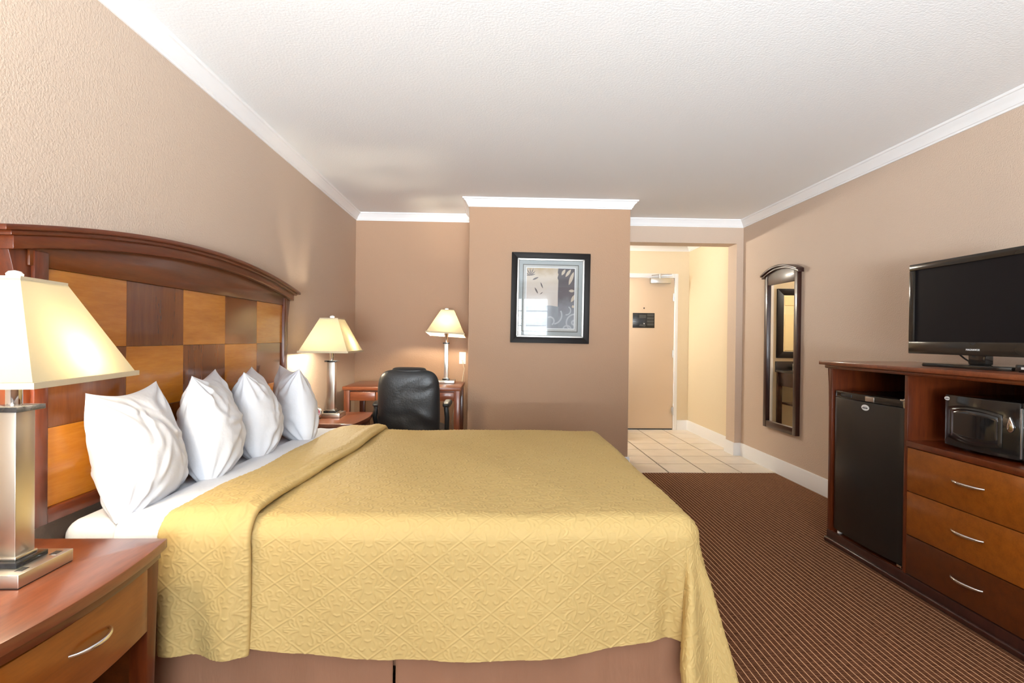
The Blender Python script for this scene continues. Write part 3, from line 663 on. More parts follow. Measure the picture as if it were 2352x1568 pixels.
pillow(23, (-1.135, 2.670, PZ), math.radians(20), math.radians(8), 0.47, 0.43, 0.24, 'third white pillow from the foreground lamp, with a seam facing the viewer')
pillow(31, (-1.100, 3.065, PZ), math.radians(34), math.radians(6), 0.44, 0.42, 0.22, 'white pillow at the far end of the row, nearest the far nightstand')

# ================================================================== NIGHTSTANDS
def handle(parent, p0, p1, out, r=0.0045, mat='chrome'):
    p0, p1, out = Vector(p0), Vector(p1), Vector(out); pts = []; rad = []
    n = 14
    for i in range(n+1):
        t = i/n; s = math.sin(math.pi*t)**0.6
        pts.append(p0.lerp(p1, t)+out*s); rad.append(r*(0.75+0.5*math.sin(math.pi*t)))
    return tube('handle', pts, rad, mat, parent, 8)
def nightstand(yc, lab_):
    # local: x from wall outward, y along wall, origin on the floor at the wall
    ns = thing('nightstand', lab_, 'nightstand', (XL, yc, 0), 0, 'nightstands beside the bed')
    D, Wn = 0.490, 0.58
    def bow(y, b=0.028): return b*(1-(y/(Wn/2))**2)
    ys_ = np.linspace(-Wn/2, Wn/2, 25)
    def topv(z0, z1, inset, name, mat, bev):
        e = [(D-0.02-inset+bow(y), y*(1-inset*2/Wn)) for y in ys_]
        prism(name, [(0.004, -Wn/2+inset), ]+e+[(0.004, Wn/2-inset)], 'Z', z0, z1, mat, ns, bev, ang=30)
    topv(0.583, 0.610, 0.0, 'top', 'cherry_top', 0.004)
    topv(0.560, 0.583, 0.012, 'top_rail', 'cherry', 0.001)
    for sg in (-1, 1):
        yo = sg*(Wn/2-0.012); yi = sg*(Wn/2-0.062); yo2 = sg*(Wn/2-0.038)
        xf = D-0.045
        prism('front_leg', [(min(yi, yo), 0.56), (max(yi, yo), 0.56), (max(yi, yo2), 0.0), (min(yi, yo2), 0.0)] if sg > 0 else [(yo, 0.56), (yi, 0.56), (yi, 0.0), (yo2, 0.0)], 'X', xf-0.04, xf+0.008, 'cherry_z', ns, 0.002)
        box('rear_leg', (0.006, min(yi, yo2), 0.0), (0.045, max(yi, yo2), 0.56), 'cherry_z', ns, 0.002)
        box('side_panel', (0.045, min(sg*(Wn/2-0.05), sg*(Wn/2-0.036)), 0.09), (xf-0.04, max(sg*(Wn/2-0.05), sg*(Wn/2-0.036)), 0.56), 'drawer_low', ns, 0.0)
    box('back_panel', (0.006, -Wn/2+0.05, 0.09), (0.018, Wn/2-0.05, 0.56), 'drawer_low', ns, 0.0)
    box('lower_shelf', (0.018, -Wn/2+0.055, 0.09), (D-0.06, Wn/2-0.055, 0.112), 'cherry', ns, 0.002)
    box('drawer_floor', (0.018, -Wn/2+0.055, 0.375), (D-0.06, Wn/2-0.055, 0.387), 'drawer_low', ns, 0.0)
    yi = Wn/2-0.066; yd = np.linspace(-yi, yi, 15)
    pts = [(D-0.06, -yi)]+[(D-0.043+bow(y, 0.024), y) for y in yd]+[(D-0.06, yi)]
    dr = prism('drawer', pts, 'Z', 0.382, 0.550, 'drawer_wood', ns, 0.002, ang=30)
    handle(dr, (D-0.022, -0.062, 0.482), (D-0.022, 0.062, 0.482), (0.028, 0, 0), 0.005)
    return ns
nightstand(1.256, 'cherry nightstand in the left foreground carrying the largest lamp')
nightstand(3.835, 'cherry nightstand on the far side of the bed, near the desk')

# ================================================================== LAMPS
def lamp(loc, label, small=False, rz_shade=0.0, tilt=None):
    name = 'desk_lamp' if small else 'table_lamp'
    lp = thing(name, label, 'lamp', loc, 0, None if small else 'matching lamps on the nightstands')
    if small:
        bw, bh, cw, zcap, zs0, zs1, hb_, ht_ = 0.083, 0.030, 0.019, 0.365, 0.445, 0.675, (0.172, 0.172), (0.058, 0.058)
    else:
        bw, bh, cw, zcap, zs0, zs1, hb_, ht_ = 0.079, 0.032, 0.027, 0.390, 0.460, 0.700, (0.168, 0.212), (0.062, 0.082)
    b = box('base', (-bw, -bw, 0.002), (bw, bw, bh), 'nickel', lp, 0.002)
    box('base_foot', (-bw+0.002, -bw+0.002, 0), (bw-0.002, bw-0.002, 0.003), 'black_matte', lp, 0)
    pw = cw*1.5
    if not small:
        for y in (-0.048, 0.048):
            q = box('outlet_plate', (0.052, y-0.012, bh-0.001), (0.070, y+0.012, bh+0.0012), 'chrome', b, 0.0005)
            box('outlet_face', (0.054, y-0.009, bh+0.001), (0.068, y+0.009, bh+0.002), 'black_matte', b, 0.0)
    box('black_step', (-pw-0.004, -pw-0.004, bh), (pw+0.004, pw+0.004, bh+0.012), 'marble', lp, 0.001)
    box('column_foot', (-cw-0.004, -cw-0.004, bh+0.012), (cw+0.004, cw+0.004, bh+0.02), 'nickel', lp, 0.002)
    box('column', (-cw, -cw, bh+0.02), (cw, cw, zcap), 'nickel', lp, 0.002)
    box('cap_plate', (-pw, -pw, zcap), (pw, pw, zcap+0.012), 'marble', lp, 0.001)
    lathe('neck', [(0.0, zcap+0.012), (0.016, zcap+0.012), (0.016, zs0-0.006), (0.019, zs0), (0.019, zs0+0.05), (0.0, zs0+0.05)], 'chrome', lp, 16)
    tube('harp_rod', [(0, 0, zs0+0.05), (0, 0, zs1+0.012)], 0.003, 'chrome', lp, 8)
    lathe('finial', [(0.0, zs1+0.002), (0.010, zs1+0.003), (0.016, zs1+0.008), (0.017, zs1+0.013), (0.012, zs1+0.019), (0.0, zs1+0.022)], 'white_plastic', lp, 14)
    corners = [(-1, -1), (1, -1), (1, 1), (-1, 1)]
    bm = bmesh.new(); rows = []
    for z, (hx_, hy_) in ((zs0, hb_), (zs1, ht_)): rows.append([bm.verts.new((cx*hx_, cy*hy_, z-zs0)) for cx, cy in corners])
    for i in range(4): bm.faces.new((rows[0][i], rows[0][(i+1) % 4], rows[1][(i+1) % 4], rows[1][i]))
    rot = (tilt[0] if tilt else 0, tilt[1] if tilt else 0, rz_shade)
    sh = link('shade', finish(to_mesh(bm), 'shade', smooth=False), lp, (0, 0, zs0), rot)
    for nm, z, (hx_, hy_), th in (('shade_trim', 0.0, hb_, 0.012), ('shade_trim', zs1-zs0, ht_, 0.011)):
        lst = []
        e = 0.0025
        s_ = -1 if z > 0.01 else 1
        za, zb = (z-th, z+0.001) if z > 0.01 else (z-0.001, z+th)
        lst = [((-hx_-e, -hy_-e, za), (hx_+e, -hy_+e, zb)), ((-hx_-e, hy_-e, za), (hx_+e, hy_+e, zb)), ((-hx_-e, -hy_+e, za), (-hx_+e, hy_-e, zb)), ((hx_-e, -hy_+e, za), (hx_+e, hy_-e, zb))]
        boxes(nm, lst, 'shade_trim', sh)
    bm = bmesh.new()
    for p, q in (((-ht_[0], 0, 0), (ht_[0], 0, 0)), ((0, -ht_[1], 0), (0, ht_[1], 0))): bm_tube(bm, [p, q], 0.002, 6)
    link('shade_spider', finish(to_mesh(bm), 'chrome'), sh, (0, 0, zs1-zs0-0.002))
    if small: spots = [(0, 0, zs0+0.085)]
    else: spots = [(0.075, 0.03, zs0+0.035), (-0.075, -0.03, zs0+0.035)]
    for s in spots:
        if not small: tube('socket_arm', [(0, 0, zs0+0.03), (s[0]*0.6, s[1]*0.6, zs0+0.03)], 0.009, 'chrome', lp, 8)
        sphere('bulb', 0.027, 'bulb_desk' if small else 'bulb', lp, s, (1, 1, 1.15) if small else (1.15, 1, 1))
    return lp
lamp((-1.134, 1.313, 0.610), 'large lit table lamp with cream shade on the foreground nightstand', rz_shade=math.radians(8.5))
lamp((-1.152, 3.880, 0.610), 'lit table lamp with cream shade on the far nightstand', rz_shade=math.radians(0))
lamp((-0.437, 5.000, 0.760), 'small lit lamp with white glowing shade on the writing desk', True, tilt=(math.radians(-5), math.radians(3)))

# ---- alarm clock
ck = thing('alarm_clock', 'small silver alarm clock with red face, half hidden by the last pillow', 'clock', (-1.225, 3.765, 0.610))
lathe('body', [(0.0, 0.0), (0.036, 0.0), (0.042, 0.012), (0.042, 0.03), (0.034, 0.044), (0.0, 0.05)], 'steel', ck, 24, (0, 0, 0.042), (math.radians(80), 0, math.radians(15)))
lathe('clock_face', [(0.0, 0.0), (0.03, 0.0), (0.028, 0.004), (0.0, 0.006)], 'red_led', ck, 24, (0.012, -0.047, 0.050), (math.radians(80), 0, math.radians(15)))
box('foot', (-0.03, -0.03, 0), (0.03, 0.01, 0.008), 'black_matte', ck, 0.002)

# ================================================================== DESK
dk = thing('writing_desk', 'cherry writing desk with small drawers and square legs in the alcove', 'desk', (-0.772, 4.88, 0))
box('top', (-0.500, -0.305, 0.728), (0.500, 0.305, 0.760), 'desk_wood', dk, 0.006)
for sx in (-1, 1):
    for sy in (-1, 1):
        box('leg', (sx*0.465-0.024, sy*0.27-0.024, 0), (sx*0.465+0.024, sy*0.27+0.024, 0.728), 'desk_wood_z', dk, 0.003)
    box('side_apron', (sx*0.468-0.01, -0.246, 0.638), (sx*0.468+0.01, 0.246, 0.728), 'desk_wood', dk, 0.001)
box('rear_apron', (-0.441, 0.262, 0.638), (0.441, 0.282, 0.728), 'desk_wood', dk, 0.001)
box('front_rail', (-0.441, -0.272, 0.715), (0.441, -0.25, 0.728), 'desk_wood', dk, 0.0)
for xa, xb in ((-0.439, -0.228), (-0.222, 0.222), (0.228, 0.439)): box('drawer', (xa, -0.284, 0.640), (xb, -0.262, 0.713), 'desk_wood', dk, 0.002)

# ---- outlet and cord
ol = thing('wall_outlet', 'white wall outlet plate beside the desk lamp', 'outlet', (-0.310, YB, 0.978))
box('plate', (-0.034, -0.006, -0.06), (0.034, 0.0, 0.06), 'white_plastic', ol, 0.002)
for z in (-0.024, 0.024):
    s = lathe('socket', [(0, 0), (0.017, 0), (0.016, 0.003), (0, 0.003)], 'white_plastic', ol, 18, (0, -0.006, z), (math.pi/2, 0, 0))
    boxes('slots', [((-0.007, -0.0098, z-0.005), (-0.005, -0.0088, z+0.005)), ((0.005, -0.0098, z-0.005), (0.007, -0.0098+0.001, z+0.005))], 'black_matte', ol)
tag(tube('lamp_cord', [(-0.312, 5.405, 0.955), (-0.305, 5.385, 0.93), (-0.29, 5.39, 0.87), (-0.30, 5.36, 0.80), (-0.31, 5.30, 0.70), (-0.37, 5.30, 0.55), (-0.40, 5.29, 0.36), (-0.36, 5.28, 0.12), (-0.33, 5.25, 0.02), (-0.35, 5.1, 0.006)], 0.0035, 'cream_cord', None, 8),
    'thin cream cord hanging from the outlet behind the desk', 'cord')

# ================================================================== OFFICE CHAIR
ch = thing('office_chair', 'black leather office chair with its back to the bed, at the desk', 'chair', (-0.615, 4.20, 0))
def pad(name, w, h, t, par, loc, rot, mat='leather', sq=5, puff=0.3, seed=1):
    n = 44; u = np.sin(np.linspace(-math.pi/2, math.pi/2, n)); U, V = np.meshgrid(u, u)
    # square to rounded square
    k_ = (np.abs(U)**sq+np.abs(V)**sq)**(1/sq)+1e-9; mx_ = np.maximum(np.abs(U), np.abs(V)); q = np.where(k_ > 1e-6, mx_/k_, 1)
    X, Z = U*q*w/2, V*q*h/2
    pr = np.clip(1-mx_**4, 0, 1)**0.5
    rs = np.random.RandomState(seed); wr = np.zeros_like(U)
    for _ in range(16):
        an = rs.normal(0, 0.5)+math.pi/2; cx, cz = rs.uniform(-0.9, 0.9, 2); s_ = (U-cx)*math.cos(an)+(V-cz)*math.sin(an); p_ = -(U-cx)*math.sin(an)+(V-cz)*math.cos(an)
        wr += rs.uniform(-0.006, 0.006)*np.exp(-(s_/0.09)**2-(p_/0.45)**2)
    A = np.stack([X, t/2*pr+wr*pr*puff, Z], -1); B = np.stack([X, -t/2*pr+wr[::-1]*pr*puff, Z], -1)[:, ::-1]
    P = np.concatenate([A, B[:, 1:-1]], 1)
    return link(name, finish(grid_mesh(P, cu=True), mat, ang=70), par, loc, rot)
bk = pad('backrest', 0.452, 0.60, 0.11, ch, (0, -0.235, 0.648), (math.radians(6), 0, 0), sq=5, puff=1.4, seed=4)
pad('headrest_band', 0.25, 0.075, 0.10, bk, (0, 0.03, 0.275), (0, 0, 0), sq=5)
pad('back_cushion', 0.40, 0.50, 0.08, bk, (0, 0.055, -0.02), (0, 0, 0), sq=5)
pad('seat', 0.50, 0.48, 0.12, ch, (0, 0.02, 0.45), (math.radians(90), 0, 0), sq=5)
for sx in (-1, 1):
    ar = pad('armrest', 0.062, 0.30, 0.045, ch, (sx*0.262, -0.01, 0.672), (math.radians(90), 0, 0), 'black_matte', sq=4, puff=0)
    tube('arm_post', [(sx*0.262, -0.12, 0.66), (sx*0.270, -0.13, 0.58), (sx*0.262, -0.06, 0.45), (sx*0.20, -0.02, 0.40)], [0.02, 0.018, 0.018, 0.018], 'black_matte', ch, 10)
tube('back_bar', [(0, -0.20, 0.55), (0, -0.19, 0.40), (0, -0.02, 0.385)], 0.022, 'black_matte', ch, 10)
tube('gas_column', [(0, 0, 0.10), (0, 0, 0.40)], 0.025, 'black_gloss', ch, 14)
for i in range(5):
    a = math.radians(72*i+18); lg = tube('base_leg', [(0.02*math.cos(a), 0.02*math.sin(a), 0.125), (0.27*math.cos(a), 0.27*math.sin(a), 0.082)], [0.026, 0.018], 'black_matte', ch, 8)
    p = (0.27*math.cos(a), 0.27*math.sin(a), 0.028)
    lathe('caster', [(0, -0.02), (0.028, -0.02), (0.028, 0.02), (0, 0.02)], 'black_matte', lg, 16, p, (math.pi/2, 0, a))

# ================================================================== PICTURE
pc = thing('framed_picture', 'black framed picture of bamboo leaves with grey mat on the partition', 'picture', (0.4975, YP-0.002, 1.5395))
pc.rotation_euler = (0, math.radians(0.55), 0)
PW, PH = 0.6955, 0.795
def rect_frame(name, w, h, b, y0, y1, mat, par, bev=0.002):
    for nm, pts in (('t', [(-w/2, h/2), (w/2, h/2), (w/2-b, h/2-b), (-w/2+b, h/2-b)]), ('b', [(-w/2, -h/2), (w/2, -h/2), (w/2-b, -h/2+b), (-w/2+b, -h/2+b)]),
                    ('l', [(-w/2, -h/2), (-w/2, h/2), (-w/2+b, h/2-b), (-w/2+b, -h/2+b)]), ('r', [(w/2, -h/2), (w/2, h/2), (w/2-b, h/2-b), (w/2-b, -h/2+b)])):
        prism(name, pts, 'Y', y0, y1, mat, par, bev)
rect_frame('frame_bar', PW, PH, 0.052, -0.036, 0.0, 'black_frame', pc)
rect_frame('silver_liner', PW-0.100, PH-0.100, 0.018, -0.031, -0.004, 'silver_leaf', pc, 0.004)
iw, ih = PW-0.13, PH-0.13
box('mat_board', (-iw/2, -0.012, -ih/2), (iw/2, -0.006, ih/2), 'mat_grey', pc, 0)
rect_frame('mat_fillet', iw-0.070, ih-0.070, 0.007, -0.0135, -0.011, 'mat_line', pc, 0)
box('inner_mat', (-iw/2+0.042, -0.013, -ih/2+0.042), (iw/2-0.042, -0.0115, ih/2-0.042), 'mat_grey2', pc, 0)
aw, ah = iw-0.140, ih-0.135
rect_frame('mat_bevel', aw+0.014, ah+0.014, 0.007, -0.0145, -0.012, 'mat_white', pc, 0)
def ap(u, v, k): return (-aw/2+u*aw, -0.0134-0.00008*k, -ah/2+v*ah)
polys = []
def poly(pts, mi, k): polys.append(([ap(u, v, k) for u, v in pts], mi))
poly([(0, 0), (1, 0), (1, 1), (0, 1)], 0, 0)
poly([(0.66, 0.0), (1, 0.0), (1, 1), (0.655, 1), (0.645, 0.93), (0.66, 0.9), (0.64, 0.84), (0.66, 0.8), (0.655, 0.6)], 2, 1)
poly([(0.0, 0.0), (0.67, 0.0), (0.67, 0.36), (0.5, 0.38), (0.0, 0.36)], 3, 2)
def leaf(u, v, L_, w, ang, mi, k=4):
    a = math.radians(ang); c, s = math.cos(a), math.sin(a); asp = aw/ah; pts = []
    for t in np.linspace(0, 1, 7): pts.append((t*L_, w*math.sin(math.pi*t)**0.8))
    for t in np.linspace(1, 0, 7)[1:-1]: pts.append((t*L_, -w*math.sin(math.pi*t)**0.8))
    poly([(u+(x*c-y*s), v+(x*s+y*c)*asp) for x, y in pts], mi, k)
for L_, an in ((0.16, 95), (0.17, 70), (0.16, 120), (0.14, 45), (0.13, 150), (0.12, 175), (0.11, 20)): leaf(0.08, 0.87, L_, 0.009, an, 5)
leaf(0.12, 0.80, 0.14, 0.018, 25, 5); leaf(0.34, 0.66, 0.14, 0.014, 112, 5); leaf(0.24, 0.57, 0.15, 0.016, 118, 5); leaf(0.28, 0.56, 0.08, 0.008, 40, 5)
leaf(0.80, 1.0-0.01, 0.15, 0.03, 240, 4); leaf(0.92, 0.99, 0.2, 0.03, 235, 4); leaf(0.98, 0.95, 0.3, 0.035, 250, 4); leaf(0.88, 0.63, 0.12, 0.03, 0, 4); leaf(0.93, 0.44, 0.2, 0.035, 60, 4); leaf(0.95, 0.36, 0.06, 0.03, 20, 4)
def ring(cu, cv, r0, a0, a1, w, k=5):
    asp = aw/ah; A0 = [math.radians(a0+(a1-a0)*i/14) for i in range(15)]
    poly([(cu+r0*math.cos(a), cv+r0*asp*math.sin(a)) for a in A0]+[(cu+(r0-w)*math.cos(a), cv+(r0-w)*asp*math.sin(a)) for a in A0[::-1]], 6, k)
ring(1.02, 0.10, 0.19, 85, 245, 0.03); ring(1.0, 0.10, 0.06, 60, 290, 0.035, 6); ring(0.56, 0.22, 0.20, -80, 30, 0.03, 7); ring(0.84, 0.30, 0.10, -100, 60, 0.022, 8); ring(0.86, -0.02, 0.10, 20, 160, 0.03, 9); ring(0.50, 0.12, 0.10, -60, 120, 0.03, 10)
polys2 = []
for pts, mi in polys: polys2.append(([(min(max(x, -aw/2), aw/2), y, min(max(z, -ah/2), ah/2)) for x, y, z in pts], mi))
flat('print', polys2, ['art_cream', 'art_tan', 'art_dark', 'art_grey', 'art_leaf', 'art_ink', 'art_scroll'], pc)
box('glass_pane', (-iw/2, -0.0195, -ih/2), (iw/2, -0.0175, ih/2), 'glass', pc, 0)

# ================================================================== WALL MIRROR
mr = thing('wall_mirror', 'tall narrow mirror with dark arched wooden frame on the right wall', 'mirror', (XR, 4.655, 0.392))
mr.rotation_euler = (0, 0, math.pi/2)   # local x along the wall, local -y ... wall is at local y = 0, room towards local +y
# local axes after +90 deg turn: local x -> world +y, local y -> world -x
MW, MH = 0.545, 1.40
for sx in (-1, 1): box('stile', (min(sx*MW/2, sx*(MW/2-0.050)), 0.0, 0.0), (max(sx*MW/2, sx*(MW/2-0.050)), 0.036, MH), 'espresso', mr, 0.003)
box('bottom_rail', (-MW/2+0.050, 0.0, 0.0), (MW/2-0.050, 0.034, 0.06), 'espresso', mr, 0.003)
xs_ = np.linspace(-MW/2+0.050, MW/2-0.050, 17)
prism('top_panel', [(-MW/2+0.050, MH-0.10), (MW/2-0.050, MH-0.10)]+[(x, MH+0.045-0.05*(x/(MW/2))**2) for x in xs_[::-1]], 'Y', 0.0, 0.032, 'espresso', mr, 0.002, ang=30)
xs_ = np.linspace(-MW/2-0.032, MW/2+0.032, 25)
for nm, z0, th, y1 in (('cap_moulding', MH+0.062, 0.016, 0.066), ('cove_moulding', MH+0.047, 0.020, 0.050)):
    prism(nm, [(x, z0-0.050*(x/(MW/2))**2) for x in xs_]+[(x, z0-th-0.050*(x/(MW/2))**2) for x in xs_[::-1]], 'Y', 0.0, y1, 'espresso', mr, 0.002, ang=30)
box('mirror_glass', (-MW/2+0.045, 0.006, 0.055), (MW/2-0.045, 0.016, MH-0.095), 'mirror', mr, 0)

# ================================================================== MEDIA CABINET
cb = thing('media_cabinet', 'dark cherry media cabinet with three drawers, open bays for refrigerator and microwave', 'cabinet', (XR, 2.43, 0), math.pi/2)
# local x -> world +y, local y -> world -x (distance from the wall)
FD = XR-1.997
def wy(y): return y-2.43
yl, yr = wy(3.130), wy(1.72)
CT = 1.068
bm = bmesh.new(); bm_box(bm, (yr-0.03, 0.012, CT-0.022), (yl+0.035, FD+0.045, CT), 0.004)
link('top', finish(to_mesh(bm), 'cherry_top'), cb)
box('top_moulding', (yr-0.012, 0.012, CT-0.042), (yl+0.014, FD+0.022, CT-0.022), 'cherry', cb, 0.006)
box('side_panel', (yl-0.03, 0.012, 0.07), (yl, FD, CT-0.042), 'cherry_z', cb, 0.002)
box('side_panel', (yr, 0.012, 0.07), (yr+0.03, FD, CT-0.042), 'cherry_z', cb, 0.002)
prism('flared_corner', [(yl, 0.80), (yl+0.004, 0.92), (yl+0.014, CT-0.042), (yl, CT-0.042)], 'Y', 0.012, FD, 'cherry_z', cb, 0.0)
box('divider', (wy(2.522), 0.012, 0.07), (wy(2.543), FD, CT-0.042), 'cherry_z', cb, 0.002)
box('back_panel', (yr+0.03, 0.012, 0.07), (yl-0.03, 0.022, CT-0.042), 'cherry_z', cb, 0)
box('plinth', (yr, 0.012, 0.0), (yl, FD+0.004, 0.07), 'espresso', cb, 0.004)
box('plinth_bead', (yr-0.006, FD, 0.0), (yl+0.006, FD+0.018, 0.028), 'espresso', cb, 0.007, 3)
box('shelf', (yr+0.03, 0.022, 0.683), (wy(2.522), FD+0.006, 0.711), 'cherry', cb, 0.003)
box('floor_board', (wy(2.543), 0.022, 0.06), (yl-0.03, FD-0.005, 0.0715), 'cherry', cb, 0)
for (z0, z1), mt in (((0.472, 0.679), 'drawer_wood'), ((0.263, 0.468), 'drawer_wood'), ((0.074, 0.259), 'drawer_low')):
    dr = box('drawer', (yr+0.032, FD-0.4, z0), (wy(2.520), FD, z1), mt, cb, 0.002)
    zc = {0.472: 0.588, 0.263: 0.375, 0.074: 0.173}[z0]
    handle(dr, (wy(2.265), FD-0.001, zc), (wy(2.112), FD-0.001, zc), (0, 0.026, 0), 0.0060)

# ---- refrigerator
rf = thing('mini_refrigerator', 'black compact refrigerator inside the left bay of the media cabinet', 'refrigerator', (XR, 2.814, 0.0715), math.pi/2)
rw, rh = 0.266, 0.836
box('body', (-rw, 0.06, 0.02), (rw, FD-0.055, rh-0.012), 'fridge_black', rf, 0.004)
us = np.linspace(-1, 1, 21)
dpts = [(-rw, FD-0.052)]+[(u*rw, FD-0.006+0.018*(1-abs(u)**2.5)) for u in us]+[(rw, FD-0.052)]
prism('door', dpts, 'Z', 0.022, rh-0.045, 'fridge_black', rf, 0.003, ang=30)
tpts = [(-rw, FD-0.052)]+[(u*rw, FD-0.008+0.018*(1-abs(u)**2.5)) for u in us]+[(rw, FD-0.052)]
tr = prism('door_top_trim', tpts, 'Z', rh-0.043, rh-0.008, 'bezel', rf, 0.003, ang=30)
box('handle_grip', (0.10, FD+0.004, rh-0.036), (0.19, FD+0.012, rh-0.018), 'black_matte', tr, 0.002)
box('trim_plate', (-0.075, FD+0.006, rh-0.040), (-0.01, FD+0.0115, rh-0.014), 'steel', tr, 0.001)
tube('hinge_pin', [(-rw+0.008, FD-0.012, rh-0.06), (-rw+0.008, FD-0.012, rh)], 0.006, 'chrome', rf, 10)
box('hinge_plate', (-rw, FD-0.06, rh-0.012), (-rw+0.03, FD-0.004, rh-0.004), 'steel', rf, 0.001)
box('lower_hinge', (-rw+0.002, FD-0.04, 0.008), (-rw+0.035, FD-0.002, 0.020), 'chrome', rf, 0.002)
for sx in (-1, 1):
    for yy_ in (0.10, FD-0.03): lathe('foot', [(0, 0), (0.014, 0), (0.012, 0.012), (0.012, 0.024), (0, 0.024)], 'white_plastic' if yy_ > 0.2 else 'black_matte', rf, 12, (sx*(rw-0.022), yy_, 0))
def badge(par, x, y, z, w, h):
    a = np.linspace(0, 2*math.pi, 28, endpoint=False)
    bd = prism('badge', [(x+w*math.cos(t), z+h*math.sin(t)) for t in a], 'Y', y, y+0.0016, 'white_plastic', par, 0.0, ang=30)
    ps = []
    yq = y+0.0019
    # small marks above and a wavy dark word-mark, as far as the photograph shows them
    for i in range(5):
        cx = x+w*(0.42-0.21*i); cz = z+h*(0.42-0.06*abs(i-2)); e = w*0.05
        ps.append(([(cx-e, yq, cz-e), (cx+e, yq, cz-e), (cx+e, yq, cz+e), (cx-e, yq, cz+e)], 0))
    n_ = 9
    for i in range(n_):
        cx = x+w*(0.62-1.24*i/(n_-1)); hh = h*(0.20+0.07*math.sin(i*2.3)); e = w*0.072; cz = z-h*0.12
        ps.append(([(cx-e, yq, cz-hh), (cx+e, yq, cz-hh), (cx+e, yq, cz+hh), (cx-e, yq, cz+hh)], 0))
    flat('badge_print', ps, ['dark_print'], bd)
badge(rf, wy(2.800)+2.43-2.814, FD+0.0118, 0.833-0.0715, 0.029, 0.0155)

# ---- microwave
mw = thing('microwave', 'black microwave oven on the cabinet shelf above the drawers', 'microwave', (XR, 2.135, 0.711), math.pi/2)
mf = XR-2.060; hw_, mh = 0.245, 0.238
box('body', (-hw_, 0.10, 0.012), (hw_, mf-0.02, mh), 'black_gloss', mw, 0.006)
for sx in (-1, 1):
    for y_ in (0.14, mf-0.06): lathe('foot', [(0, 0), (0.014, 0), (0.014, 0.014), (0, 0.014)], 'black_matte', mw, 10, (sx*0.2, y_, 0))
xs_ = np.linspace(-0.105, hw_, 25)
bul = lambda x: 0.022*(1-((x-0.07)/0.18)**2)
prism('door', [(-0.105, mf-0.02)]+[(x, mf+bul(x)) for x in xs_]+[(hw_, mf-0.02)], 'Z', 0.014, mh+0.002, 'black_gloss', mw, 0.004, ang=30)
xs2 = np.linspace(-0.02, 0.205, 19)
def bowed(u0, u1, z0, z1, bowz, off, name, mat, par):
    nn = 17; xs3 = np.linspace(u0, u1, nn); P = []
    for t in np.linspace(0, 1, 7):
        row = []
        for x in xs3:
            s = 1-((x-(u0+u1)/2)/((u1-u0)/2))**2
            za = z0-bowz*s; zb = z1+bowz*s
            row.append((x, mf+bul(x)+off, za+(zb-za)*t))
        P.append(row)
    o_ = link(name, finish(grid_mesh(np.array(P)[:, ::-1]), mat, ang=60), par)
    sd_ = o_.modifiers.new('thick', 'SOLIDIFY'); sd_.thickness = 0.002; sd_.offset = 0
    return o_
bowed(-0.045, 0.222, 0.052, 0.186, 0.016, 0.0015, 'door_bezel', 'bezel', mw)
bowed(-0.030, 0.195, 0.062, 0.174, 0.014, 0.0028, 'door_window', 'dark_glass', mw)
# teardrop of chrome standing in for the highlight on the handle grip
bm = bmesh.new(); bmesh.ops.create_icosphere(bm, subdivisions=3, radius=1.0)
for v in bm.verts:
    t = (v.co.z+1)/2; v.co = Vector((v.co.x*0.019*(1-0.75*t**1.5), v.co.y*0.006, v.co.z*0.032))
link('handle_highlight', finish(to_mesh(bm), 'chrome', ang=80), mw, (-0.073, mf+bul(-0.073)+0.001, 0.150))
box('control_panel', (-hw_, mf-0.02, 0.014), (-0.108, mf-0.004, mh+0.002), 'black_gloss', mw, 0.003)
box('panel_strip', (-0.1085, mf-0.012, 0.02), (-0.104, mf-0.001, mh-0.02), 'steel', mw, 0.001)
cpz = mf-0.004
box('display', (-0.200, cpz, 0.182), (-0.120, cpz+0.0014, 0.212), 'lcd', mw, 0.001)
box('display_window', (-0.190, cpz+0.001, 0.189), (-0.128, cpz+0.002, 0.204), 'dark_glass', mw, 0)
def key(x, z, rx, rz_):
    a = np.linspace(0, 2*math.pi, 16, endpoint=False)
    prism('button', [(x+rx*math.cos(t), z+rz_*math.sin(t)) for t in a], 'Y', cpz, cpz+0.0015, 'white_plastic', mw, 0, ang=30)
for z in (0.170, 0.156):
    for i in range(4): key(-0.126-0.022*i, z, 0.007, 0.0055)
for i in range(3): key(-0.130-0.034*i, 0.134, 0.012, 0.006)
for z in (0.110, 0.095, 0.080):
    for i in range(3): key(-0.130-0.030*i, z, 0.007, 0.0055)
for i in range(2): key(-0.134-0.05*i, 0.052, 0.013, 0.008)
badge(mw, 0.226, mf+bul(0.226)+0.001, 0.222, 0.015, 0.0085)

# ---- television
tv = thing('television', 'black flat screen television on the media cabinet', 'television', (2.200, 2.383, CT), math.pi/2)
